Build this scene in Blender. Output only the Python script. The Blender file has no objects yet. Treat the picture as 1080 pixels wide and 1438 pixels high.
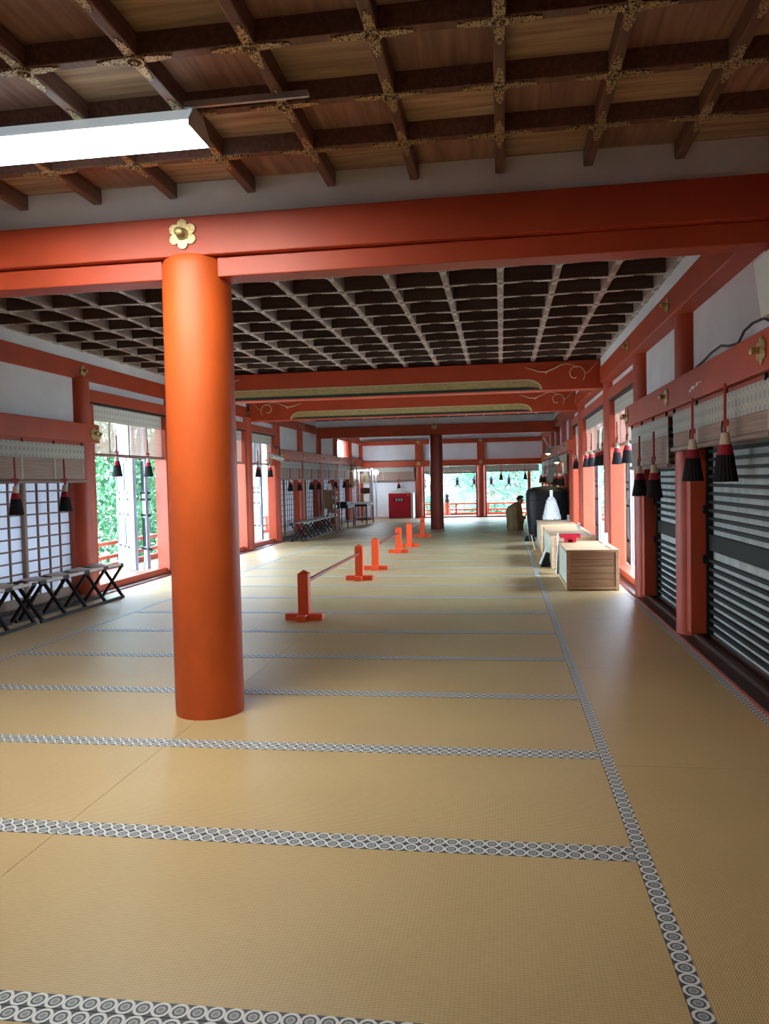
import bpy, bmesh, math, random
from mathutils import Vector, Matrix
C = bpy.context.scene.collection
PI = math.pi
rnd = random.Random(7)

# ------------------------------------------------------------------ materials
def new_mat(name):
    m = bpy.data.materials.new(name); m.use_nodes = True
    nt = m.node_tree; nt.nodes.clear()
    out = nt.nodes.new('ShaderNodeOutputMaterial')
    b = nt.nodes.new('ShaderNodeBsdfPrincipled')
    nt.links.new(b.outputs[0], out.inputs[0])
    return m, nt, b, out

def N(nt, kind, **kw):
    n = nt.nodes.new('ShaderNode' + kind)
    for k, v in kw.items():
        if k.startswith('i_'):
            n.inputs[int(k[2:])].default_value = v
        else:
            setattr(n, k, v)
    return n

def ramp(nt, fac, stops):
    r = nt.nodes.new('ShaderNodeValToRGB')
    el = r.color_ramp.elements
    while len(el) < len(stops): el.new(0.5)
    for e, (p, c) in zip(el, stops):
        e.position = p; e.color = (*c, 1)
    nt.links.new(fac, r.inputs[0])
    return r

def simple(name, col, rough=0.5, metal=0.0, var=0.12, scale=6.0, stretch=(1, 1, 1), bump=0.0, emit=None, spec=None):
    m, nt, b, out = new_mat(name)
    tc = N(nt, 'TexCoord'); mp = N(nt, 'Mapping'); mp.inputs['Scale'].default_value = stretch
    nt.links.new(tc.outputs['Object'], mp.inputs[0])
    nz = N(nt, 'TexNoise'); nz.inputs['Scale'].default_value = scale; nz.inputs['Detail'].default_value = 4
    nt.links.new(mp.outputs[0], nz.inputs[0])
    lo = tuple(c * (1 - var) for c in col); hi = tuple(min(1, c * (1 + var)) for c in col)
    r = ramp(nt, nz.outputs[0], [(0.3, lo), (0.7, hi)])
    nt.links.new(r.outputs[0], b.inputs['Base Color'])
    b.inputs['Roughness'].default_value = rough; b.inputs['Metallic'].default_value = metal
    if spec is not None: b.inputs['Specular IOR Level'].default_value = spec
    if bump:
        bp = N(nt, 'Bump'); bp.inputs['Strength'].default_value = bump; bp.inputs['Distance'].default_value = 0.01
        nt.links.new(nz.outputs[0], bp.inputs['Height']); nt.links.new(bp.outputs[0], b.inputs['Normal'])
    if emit:
        b.inputs['Emission Color'].default_value = (*emit[0], 1); b.inputs['Emission Strength'].default_value = emit[1]
    return m

def wood(name, lo, hi, rough=0.55, axis='y', scale=5.0):
    m, nt, b, out = new_mat(name)
    tc = N(nt, 'TexCoord'); mp = N(nt, 'Mapping')
    s = {'x': (0.6, 9, 9), 'y': (9, 0.6, 9), 'z': (9, 9, 0.6)}[axis]
    mp.inputs['Scale'].default_value = s
    nt.links.new(tc.outputs['Object'], mp.inputs[0])
    nz = N(nt, 'TexNoise'); nz.inputs['Scale'].default_value = scale; nz.inputs['Detail'].default_value = 6
    nz.inputs['Distortion'].default_value = 0.6
    nt.links.new(mp.outputs[0], nz.inputs[0])
    r = ramp(nt, nz.outputs[0], [(0.28, lo), (0.72, hi)])
    nt.links.new(r.outputs[0], b.inputs['Base Color'])
    b.inputs['Roughness'].default_value = rough
    bp = N(nt, 'Bump'); bp.inputs['Strength'].default_value = 0.15; bp.inputs['Distance'].default_value = 0.004
    nt.links.new(nz.outputs[0], bp.inputs['Height']); nt.links.new(bp.outputs[0], b.inputs['Normal'])
    return m

M = {}
M['red'] = simple('vermilion_paint', (0.46, 0.058, 0.017), 0.5, var=0.10, scale=3.0, bump=0.05)
M['pillar'] = simple('vermilion_pillar_paint', (0.58, 0.088, 0.009), 0.38, var=0.14, scale=5.0, stretch=(1, 1, 0.5), bump=0.10)
M['pillar'].node_tree.nodes['Principled BSDF'].inputs['Roughness'].default_value = 0.55
M['dkred'] = simple('dark_red_paint', (0.13, 0.02, 0.012), 0.35, var=0.15, scale=4)
M['barrier'] = simple('barrier_vermilion', (0.72, 0.07, 0.012), 0.4, var=0.06)
M['rail'] = simple('barrier_rail_dark_red', (0.25, 0.03, 0.02), 0.3, var=0.06)
M['plaster'] = simple('white_plaster', (0.80, 0.80, 0.86), 0.85, var=0.05, scale=2.5, bump=0.04)
M['plaster_old'] = simple('old_plaster', (0.74, 0.73, 0.70), 0.9, var=0.06, scale=5, bump=0.06)
M['sill'] = wood('sill_dark_wood', (0.035, 0.015, 0.011), (0.075, 0.03, 0.02), 0.4, 'y')
M['board'] = wood('floor_board', (0.10, 0.06, 0.035), (0.18, 0.11, 0.06), 0.5, 'y')
M['gilt'] = simple('aged_gilt_metal', (0.55, 0.42, 0.20), 0.42, metal=0.75, var=0.35, scale=60)
M['gold'] = simple('gold_leaf', (0.50, 0.40, 0.17), 0.5, metal=0.2, var=0.2, scale=14, stretch=(1, 1, 3))
M['green'] = simple('dark_green_paint', (0.02, 0.055, 0.05), 0.5, var=0.1)
M['cream'] = simple('cream_paint', (0.75, 0.62, 0.42), 0.5, var=0.1)
M['black'] = simple('black_lacquer', (0.008, 0.008, 0.009), 0.5, var=0.2, spec=0.3)
M['blackcloth'] = simple('black_cloth', (0.012, 0.014, 0.017), 0.5, var=0.3, scale=10, bump=0.1)
M['iron'] = simple('black_iron', (0.02, 0.02, 0.022), 0.45, metal=0.4, var=0.2, scale=20)
M['slat'] = simple('shutter_slat_black', (0.008, 0.011, 0.011), 0.6, var=0.25, scale=12, spec=0.25)
M['shutterboard'] = simple('shutter_board_white', (0.50, 0.53, 0.50), 0.8, var=0.16, scale=5, stretch=(1, 2, 0.6))
M['lattice'] = wood('shoji_lattice_wood', (0.11, 0.05, 0.035), (0.20, 0.10, 0.07), 0.55, 'z')
M['frame'] = wood('shoji_frame_wood', (0.20, 0.12, 0.08), (0.32, 0.20, 0.14), 0.55, 'z')
M['ribs'] = wood('ceiling_rib_wood', (0.10, 0.045, 0.03), (0.22, 0.105, 0.07), 0.5, 'y')
M['ribs_old'] = wood('ceiling_rib_old_wood', (0.22, 0.155, 0.14), (0.40, 0.31, 0.28), 0.5, 'y')
M['ribs_shaded'] = wood('ceiling_cross_rib_shaded_wood', (0.07, 0.045, 0.038), (0.14, 0.09, 0.075), 0.5, 'x')  # shade on the camera-facing rib sides is put into this darker colour
M['plate_pale'] = simple('worn_pale_metal', (0.55, 0.52, 0.50), 0.45, metal=0.25, var=0.3, scale=40)
M['box'] = wood('hinoki_wood', (0.42, 0.25, 0.13), (0.60, 0.39, 0.22), 0.55, 'x', 3)
M['boxdk'] = wood('hinoki_wood_panel', (0.30, 0.165, 0.085), (0.52, 0.33, 0.19), 0.55, 'x', 4)
M['rackwood'] = wood('rack_wood', (0.14, 0.07, 0.035), (0.26, 0.14, 0.075), 0.55, 'z')
M['paper'] = None
M['white'] = simple('white_paper', (0.8, 0.82, 0.82), 0.7, var=0.03)
M['whitemetal'] = simple('white_enamel', (0.62, 0.62, 0.60), 0.45, var=0.03)
M['grey'] = simple('grey_enamel', (0.30, 0.33, 0.32), 0.45, var=0.05)
M['alum'] = simple('aluminium', (0.55, 0.57, 0.6), 0.35, metal=0.6, var=0.05)
M['redbox'] = simple('fire_box_red', (0.42, 0.008, 0.022), 0.35, var=0.05)
M['redlac'] = simple('red_lacquer', (0.45, 0.01, 0.03), 0.25, var=0.05)
M['cloth'] = simple('stool_cloth', (0.55, 0.49, 0.46), 0.85, var=0.08, scale=20, bump=0.1)
M['tasselwhite'] = simple('tassel_cream_wrap', (0.62, 0.50, 0.36), 0.8, var=0.12, scale=30, stretch=(3, 3, .3))
M['tasselred'] = simple('tassel_red', (0.32, 0.008, 0.02), 0.8, var=0.3, scale=60, stretch=(3, 3, .2), bump=0.4)
M['tasselblack'] = simple('tassel_black', (0.006, 0.004, 0.005), 0.9, var=0.5, scale=60, stretch=(3, 3, .2), bump=0.5)
M['cord'] = simple('red_cord', (0.42, 0.03, 0.02), 0.7, var=0.15, scale=80)
M['robe'] = simple('brown_robe', (0.24, 0.165, 0.075), 0.85, var=0.25, scale=7, stretch=(1, 1, .25), bump=0.2)
M['robedark'] = simple('dark_collar', (0.012, 0.010, 0.010), 0.8, var=0.2)
M['skin'] = simple('skin', (0.30, 0.15, 0.09), 0.6, var=0.08)
M['hair'] = simple('dark_hair', (0.02, 0.013, 0.01), 0.7, var=0.3, scale=40)
M['bronze'] = simple('dark_bronze', (0.03, 0.035, 0.045), 0.5, metal=0.3, var=0.2)
M['lampglow'] = simple('lamp_diffuser', (0.9, 0.95, 0.95), 0.4, var=0.0, emit=((0.97, 1.0, 0.95), 88.0))
M['lampside'] = simple('lamp_rim_added_glow', (0.9, 0.95, 0.95), 0.4, var=0.0, emit=((0.80, 0.93, 1.0), 7.0))  # rim emission added to brighten the near ceiling and transom
M['housing'] = simple('lamp_housing_added_glow', (0.6, 0.63, 0.65), 0.5, var=0.0, emit=((0.82, 0.95, 1.0), 0.28))  # opaque housing; faint emission stands in for light leaking through
M['bulb'] = simple('warm_bulb', (1, .9, .7), 0.4, var=0.0, emit=((1.0, 0.80, 0.5), 30.0))
M['coolbulb'] = simple('cool_bulb', (1, 1, 1), 0.4, var=0.0, emit=((0.80, 0.92, 1.0), 110.0))
M['yellow'] = simple('yellow_wood', (0.62, 0.36, 0.07), 0.5, var=0.1)
M['orange'] = simple('orange_board', (0.70, 0.24, 0.03), 0.5, var=0.08)
M['trunk'] = simple('bark', (0.16, 0.10, 0.075), 0.9, var=0.3, scale=8, bump=0.3)
M['ground'] = simple('mossy_ground', (0.25, 0.27, 0.25), 0.95, var=0.2, scale=30)
M['veranda'] = wood('veranda_board', (0.22, 0.15, 0.11), (0.34, 0.25, 0.19), 0.6, 'y')
M['eave'] = wood('eave_wood', (0.20, 0.06, 0.04), (0.30, 0.10, 0.06), 0.6, 'x')
M['doorwhite'] = simple('door_panel_pale', (0.30, 0.33, 0.38), 0.5, var=0.06)
M['poster'] = simple('cream_poster', (0.85, 0.75, 0.45), 0.6, var=0.03)
M['duckcloth'] = simple('pale_side_panel', (0.50, 0.52, 0.42), 0.75, var=0.08, scale=20)

def leaf_mat(name, lo, hi):
    m, nt, b, out = new_mat(name)
    oi = N(nt, 'TexCoord'); nz = N(nt, 'TexNoise'); nz.inputs['Scale'].default_value = 1.3; nz.inputs['Detail'].default_value = 5
    nt.links.new(oi.outputs['Object'], nz.inputs[0])
    r = ramp(nt, nz.outputs[0], [(0.35, lo), (0.65, hi)])
    nt.links.new(r.outputs[0], b.inputs['Base Color']); b.inputs['Roughness'].default_value = 0.55
    tr = N(nt, 'BsdfTranslucent'); nt.links.new(r.outputs[0], tr.inputs[0])
    mx = N(nt, 'MixShader'); mx.inputs[0].default_value = 0.35
    nt.links.new(b.outputs[0], mx.inputs[1]); nt.links.new(tr.outputs[0], mx.inputs[2]); nt.links.new(mx.outputs[0], out.inputs[0])
    return m
M['leaf'] = leaf_mat('leaves', (0.03, 0.11, 0.05), (0.08, 0.25, 0.10))
M['leaf2'] = leaf_mat('leaves_pale', (0.08, 0.24, 0.155), (0.20, 0.43, 0.28))

def tatami_mat():
    m, nt, b, out = new_mat('tatami_straw')
    uv = N(nt, 'UVMap'); sep = N(nt, 'SeparateXYZ'); nt.links.new(uv.outputs[0], sep.inputs[0])
    # ridges run along u (long side)
    mu = N(nt, 'Math', operation='MULTIPLY'); mu.inputs[1].default_value = 2 * PI / 0.0158
    nt.links.new(sep.outputs[1], mu.inputs[0])
    sn = N(nt, 'Math', operation='SINE'); nt.links.new(mu.outputs[0], sn.inputs[0])
    ab = N(nt, 'Math', operation='ABSOLUTE'); nt.links.new(sn.outputs[0], ab.inputs[0])
    mu2 = N(nt, 'Math', operation='MULTIPLY'); mu2.inputs[1].default_value = 2 * PI / 0.012
    nt.links.new(sep.outputs[0], mu2.inputs[0])
    sn2 = N(nt, 'Math', operation='SINE'); nt.links.new(mu2.outputs[0], sn2.inputs[0])
    # fine fibre noise
    mp = N(nt, 'Mapping'); mp.inputs['Scale'].default_value = (30, 240, 1); nt.links.new(uv.outputs[0], mp.inputs[0])
    nz = N(nt, 'TexNoise'); nz.inputs['Scale'].default_value = 1.0; nz.inputs['Detail'].default_value = 3
    nt.links.new(mp.outputs[0], nz.inputs[0])
    tc = N(nt, 'TexCoord'); big = N(nt, 'TexNoise'); big.inputs['Scale'].default_value = 1.1; big.inputs['Detail'].default_value = 3
    geo = N(nt, 'NewGeometry'); nt.links.new(geo.outputs['Position'], big.inputs[0])
    a1 = N(nt, 'Math', operation='MULTIPLY_ADD'); a1.inputs[1].default_value = 0.55; a1.inputs[2].default_value = -0.05
    nt.links.new(ab.outputs[0], a1.inputs[0])
    a2 = N(nt, 'Math', operation='MULTIPLY_ADD'); a2.inputs[1].default_value = 0.35; nt.links.new(nz.outputs[0], a2.inputs[0]); nt.links.new(a1.outputs[0], a2.inputs[2])
    a3 = N(nt, 'Math', operation='MULTIPLY_ADD'); a3.inputs[1].default_value = 0.35; nt.links.new(big.outputs[0], a3.inputs[0]); nt.links.new(a2.outputs[0], a3.inputs[2])
    a4 = N(nt, 'Math', operation='MULTIPLY_ADD'); a4.inputs[1].default_value = 0.035; nt.links.new(sn2.outputs[0], a4.inputs[0]); nt.links.new(a3.outputs[0], a4.inputs[2])
    r = ramp(nt, a4.outputs[0], [(0.15, (0.24, 0.17, 0.082)), (0.60, (0.52, 0.36, 0.165)), (0.98, (0.66, 0.48, 0.245))])
    nt.links.new(r.outputs[0], b.inputs['Base Color'])
    b.inputs['Roughness'].default_value = 0.44; b.inputs['Specular IOR Level'].default_value = 0.5
    bp = N(nt, 'Bump'); bp.inputs['Strength'].default_value = 0.25; bp.inputs['Distance'].default_value = 0.002
    nt.links.new(ab.outputs[0], bp.inputs['Height']); nt.links.new(bp.outputs[0], b.inputs['Normal'])
    return m
M['tatami'] = tatami_mat()

def heri_mat():
    m, nt, b, out = new_mat('border_medallion_cloth')
    uv = N(nt, 'UVMap'); sep = N(nt, 'SeparateXYZ'); nt.links.new(uv.outputs[0], sep.inputs[0])
    fr = N(nt, 'Math', operation='FRACT'); nt.links.new(sep.outputs[0], fr.inputs[0])
    s1 = N(nt, 'Math', operation='SUBTRACT'); s1.inputs[1].default_value = 0.5; nt.links.new(fr.outputs[0], s1.inputs[0])
    s2 = N(nt, 'Math', operation='SUBTRACT'); s2.inputs[1].default_value = 0.5; nt.links.new(sep.outputs[1], s2.inputs[0])
    cb = N(nt, 'CombineXYZ'); nt.links.new(s1.outputs[0], cb.inputs[0]); nt.links.new(s2.outputs[0], cb.inputs[1])
    ln = N(nt, 'VectorMath', operation='LENGTH'); nt.links.new(cb.outputs[0], ln.inputs[0])
    # angular flower in the centre
    at = N(nt, 'Math', operation='ARCTAN2'); nt.links.new(s1.outputs[0], at.inputs[0]); nt.links.new(s2.outputs[0], at.inputs[1])
    m8 = N(nt, 'Math', operation='MULTIPLY'); m8.inputs[1].default_value = 10; nt.links.new(at.outputs[0], m8.inputs[0])
    sn = N(nt, 'Math', operation='SINE'); nt.links.new(m8.outputs[0], sn.inputs[0])
    ad = N(nt, 'Math', operation='MULTIPLY_ADD'); ad.inputs[1].default_value = 0.007; nt.links.new(sn.outputs[0], ad.inputs[0]); nt.links.new(ln.outputs['Value'], ad.inputs[2])
    r = ramp(nt, ad.outputs[0], [(0.0, (0.10, 0.12, 0.15)), (0.06, (0.30, 0.31, 0.31)), (0.11, (0.12, 0.14, 0.16)), (0.15, (0.40, 0.41, 0.40)),
                                 (0.24, (0.34, 0.36, 0.36)), (0.28, (0.04, 0.05, 0.07)), (0.345, (0.04, 0.05, 0.07)), (0.37, (0.72, 0.73, 0.72)), (0.50, (0.72, 0.73, 0.72)), (0.53, (0.06, 0.07, 0.09))])
    nt.links.new(r.outputs[0], b.inputs['Base Color']); b.inputs['Roughness'].default_value = 0.5
    return m
M['heri'] = heri_mat()

def ceiling_panel_mat(name, px, py, x0, y0, lo, hi, alt):
    m, nt, b, out = new_mat(name)
    geo = N(nt, 'NewGeometry'); sep = N(nt, 'SeparateXYZ'); nt.links.new(geo.outputs['Position'], sep.inputs[0])
    def cell(o, c0, p):
        a = N(nt, 'Math', operation='SUBTRACT'); a.inputs[1].default_value = c0; nt.links.new(o, a.inputs[0])
        d = N(nt, 'Math', operation='DIVIDE'); d.inputs[1].default_value = p; nt.links.new(a.outputs[0], d.inputs[0])
        f = N(nt, 'Math', operation='FLOOR'); nt.links.new(d.outputs[0], f.inputs[0]); return f
    cx = cell(sep.outputs[0], x0, px); cy = cell(sep.outputs[1], y0, py)
    cmb = N(nt, 'CombineXYZ'); nt.links.new(cx.outputs[0], cmb.inputs[0]); nt.links.new(cy.outputs[0], cmb.inputs[1])
    wn = N(nt, 'TexWhiteNoise'); nt.links.new(cmb.outputs[0], wn.inputs[0])
    sm = N(nt, 'Math', operation='ADD'); nt.links.new(cx.outputs[0], sm.inputs[0]); nt.links.new(cy.outputs[0], sm.inputs[1])
    md = N(nt, 'Math', operation='PINGPONG'); md.inputs[1].default_value = 1.0; nt.links.new(sm.outputs[0], md.inputs[0])
    mpA = N(nt, 'Mapping'); mpA.inputs['Scale'].default_value = (1.2, 16, 1)
    mpB = N(nt, 'Mapping'); mpB.inputs['Scale'].default_value = (16, 1.2, 1)
    off = N(nt, 'VectorMath', operation='MULTIPLY_ADD'); off.inputs[1].default_value = (3.7, 5.1, 1)
    nt.links.new(cmb.outputs[0], off.inputs[0]); nt.links.new(geo.outputs['Position'], off.inputs[2])
    nt.links.new(off.outputs[0], mpA.inputs[0]); nt.links.new(off.outputs[0], mpB.inputs[0])
    mv = N(nt, 'Mix', data_type='VECTOR'); nt.links.new(md.outputs[0], mv.inputs[0])
    nt.links.new(mpA.outputs[0], mv.inputs[4]); nt.links.new(mpB.outputs[0], mv.inputs[5])
    nz = N(nt, 'TexNoise'); nz.inputs['Scale'].default_value = 1.6; nz.inputs['Detail'].default_value = 5; nz.inputs['Distortion'].default_value = 0.5
    nt.links.new(mv.outputs[1], nz.inputs[0])
    r = ramp(nt, nz.outputs[0], [(0.3, lo), (0.7, hi)])
    # every other board is the redder of the two timbers
    r2 = ramp(nt, nz.outputs[0], [(0.3, alt[0]), (0.7, alt[1])])
    mc = N(nt, 'Mix', data_type='RGBA'); nt.links.new(md.outputs[0], mc.inputs[0]); nt.links.new(r.outputs[0], mc.inputs[6]); nt.links.new(r2.outputs[0], mc.inputs[7])
    br = N(nt, 'Math', operation='MULTIPLY_ADD'); br.inputs[1].default_value = 0.5; br.inputs[2].default_value = 0.75; nt.links.new(wn.outputs[0], br.inputs[0])
    vm = N(nt, 'VectorMath', operation='SCALE'); nt.links.new(mc.outputs[2], vm.inputs[0]); nt.links.new(br.outputs[0], vm.inputs['Scale'])
    nt.links.new(vm.outputs[0], b.inputs['Base Color']); b.inputs['Roughness'].default_value = 0.5
    return m

def blind_mat(name, lo, hi, trans):
    m, nt, b, out = new_mat(name)
    geo = N(nt, 'NewGeometry'); sep = N(nt, 'SeparateXYZ'); nt.links.new(geo.outputs['Position'], sep.inputs[0])
    mu = N(nt, 'Math', operation='MULTIPLY'); mu.inputs[1].default_value = 2 * PI / 0.011; nt.links.new(sep.outputs[2], mu.inputs[0])
    sn = N(nt, 'Math', operation='SINE'); nt.links.new(mu.outputs[0], sn.inputs[0])
    nz = N(nt, 'TexNoise'); nz.inputs['Scale'].default_value = 9; nz.inputs['Detail'].default_value = 4
    mp = N(nt, 'Mapping'); mp.inputs['Scale'].default_value = (1, .3, 14); nt.links.new(geo.outputs['Position'], mp.inputs[0]); nt.links.new(mp.outputs[0], nz.inputs[0])
    ma = N(nt, 'Math', operation='MULTIPLY_ADD'); ma.inputs[1].default_value = 0.18; nt.links.new(sn.outputs[0], ma.inputs[0]); nt.links.new(nz.outputs[0], ma.inputs[2])
    r = ramp(nt, ma.outputs[0], [(0.25, lo), (0.75, hi)])
    nt.links.new(r.outputs[0], b.inputs['Base Color']); b.inputs['Roughness'].default_value = 0.7
    tl = N(nt, 'BsdfTranslucent'); nt.links.new(r.outputs[0], tl.inputs[0])
    m1 = N(nt, 'MixShader'); m1.inputs[0].default_value = 0.25; nt.links.new(b.outputs[0], m1.inputs[1]); nt.links.new(tl.outputs[0], m1.inputs[2])
    tp = N(nt, 'BsdfTransparent'); m2 = N(nt, 'MixShader'); m2.inputs[0].default_value = trans
    nt.links.new(m1.outputs[0], m2.inputs[1]); nt.links.new(tp.outputs[0], m2.inputs[2]); nt.links.new(m2.outputs[0], out.inputs[0])
    return m
M['bamboo_thin'] = blind_mat('thin_bamboo_screen', (0.36, 0.235, 0.185), (0.58, 0.41, 0.34), 0.42)
M['bamboo'] = blind_mat('bamboo_screen', (0.36, 0.235, 0.185), (0.58, 0.41, 0.34), 0.10)

def valance_mat():
    m, nt, b, out = new_mat('patterned_valance_cloth')
    uv = N(nt, 'UVMap'); sep = N(nt, 'SeparateXYZ'); nt.links.new(uv.outputs[0], sep.inputs[0])
    def fr(o, k):
        a = N(nt, 'Math', operation='MULTIPLY'); a.inputs[1].default_value = k; nt.links.new(o, a.inputs[0])
        f = N(nt, 'Math', operation='FRACT'); nt.links.new(a.outputs[0], f.inputs[0])
        s = N(nt, 'Math', operation='SUBTRACT'); s.inputs[1].default_value = 0.5; nt.links.new(f.outputs[0], s.inputs[0])
        q = N(nt, 'Math', operation='ABSOLUTE'); nt.links.new(s.outputs[0], q.inputs[0]); return q
    a = fr(sep.outputs[0], 1 / 0.075); c = fr(sep.outputs[1], 1 / 0.075)
    ad = N(nt, 'Math', operation='ADD'); nt.links.new(a.outputs[0], ad.inputs[0]); nt.links.new(c.outputs[0], ad.inputs[1])
    mn = N(nt, 'Math', operation='MINIMUM'); nt.links.new(a.outputs[0], mn.inputs[0]); nt.links.new(c.outputs[0], mn.inputs[1])
    ml = N(nt, 'Math', operation='MULTIPLY'); ml.inputs[1].default_value = 2.2; nt.links.new(mn.outputs[0], ml.inputs[0])
    mx = N(nt, 'Math', operation='ADD'); nt.links.new(ml.outputs[0], mx.inputs[0]); nt.links.new(ad.outputs[0], mx.inputs[1])
    r = ramp(nt, mx.outputs[0], [(0.02, (0.22, 0.23, 0.26)), (0.09, (0.42, 0.42, 0.42)), (0.17, (0.66, 0.63, 0.56)), (0.95, (0.70, 0.67, 0.60)), (1.0, (0.50, 0.50, 0.49))])
    nt.links.new(r.outputs[0], b.inputs['Base Color']); b.inputs['Roughness'].default_value = 0.85
    tl = N(nt, 'BsdfTranslucent'); nt.links.new(r.outputs[0], tl.inputs[0])
    m1 = N(nt, 'MixShader'); m1.inputs[0].default_value = 0.25; nt.links.new(b.outputs[0], m1.inputs[1]); nt.links.new(tl.outputs[0], m1.inputs[2]); nt.links.new(m1.outputs[0], out.inputs[0])
    return m
M['valance'] = valance_mat()
M['band'] = simple('cloth_band', (0.52, 0.47, 0.40), 0.85, var=0.1, scale=20)

def shoji_paper():
    m, nt, b, out = new_mat('shoji_paper')
    b.inputs['Base Color'].default_value = (0.72, 0.73, 0.78, 1); b.inputs['Roughness'].default_value = 0.9
    nz = N(nt, 'TexNoise'); nz.inputs['Scale'].default_value = 3
    r = ramp(nt, nz.outputs[0], [(0.3, (0.66, 0.67, 0.72)), (0.7, (0.74, 0.75, 0.80))]); nt.links.new(r.outputs[0], b.inputs['Base Color'])
    tl = N(nt, 'BsdfTranslucent'); nt.links.new(r.outputs[0], tl.inputs[0])
    m1 = N(nt, 'MixShader'); m1.inputs[0].default_value = 0.22; nt.links.new(b.outputs[0], m1.inputs[1]); nt.links.new(tl.outputs[0], m1.inputs[2]); nt.links.new(m1.outputs[0], out.inputs[0])
    return m
M['paper'] = shoji_paper()

def glass_mat():
    m, nt, b, out = new_mat('case_glass')
    b.inputs['Base Color'].default_value = (0.9, 0.95, 0.97, 1); b.inputs['Roughness'].default_value = 0.05
    tp = N(nt, 'BsdfTransparent'); gl = N(nt, 'BsdfGlossy'); gl.inputs['Roughness'].default_value = 0.05
    fz = N(nt, 'Fresnel'); mx = N(nt, 'MixShader'); nt.links.new(fz.outputs[0], mx.inputs[0]); nt.links.new(tp.outputs[0], mx.inputs[1]); nt.links.new(gl.outputs[0], mx.inputs[2]); nt.links.new(mx.outputs[0], out.inputs[0])
    return m
M['glass'] = glass_mat()

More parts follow.
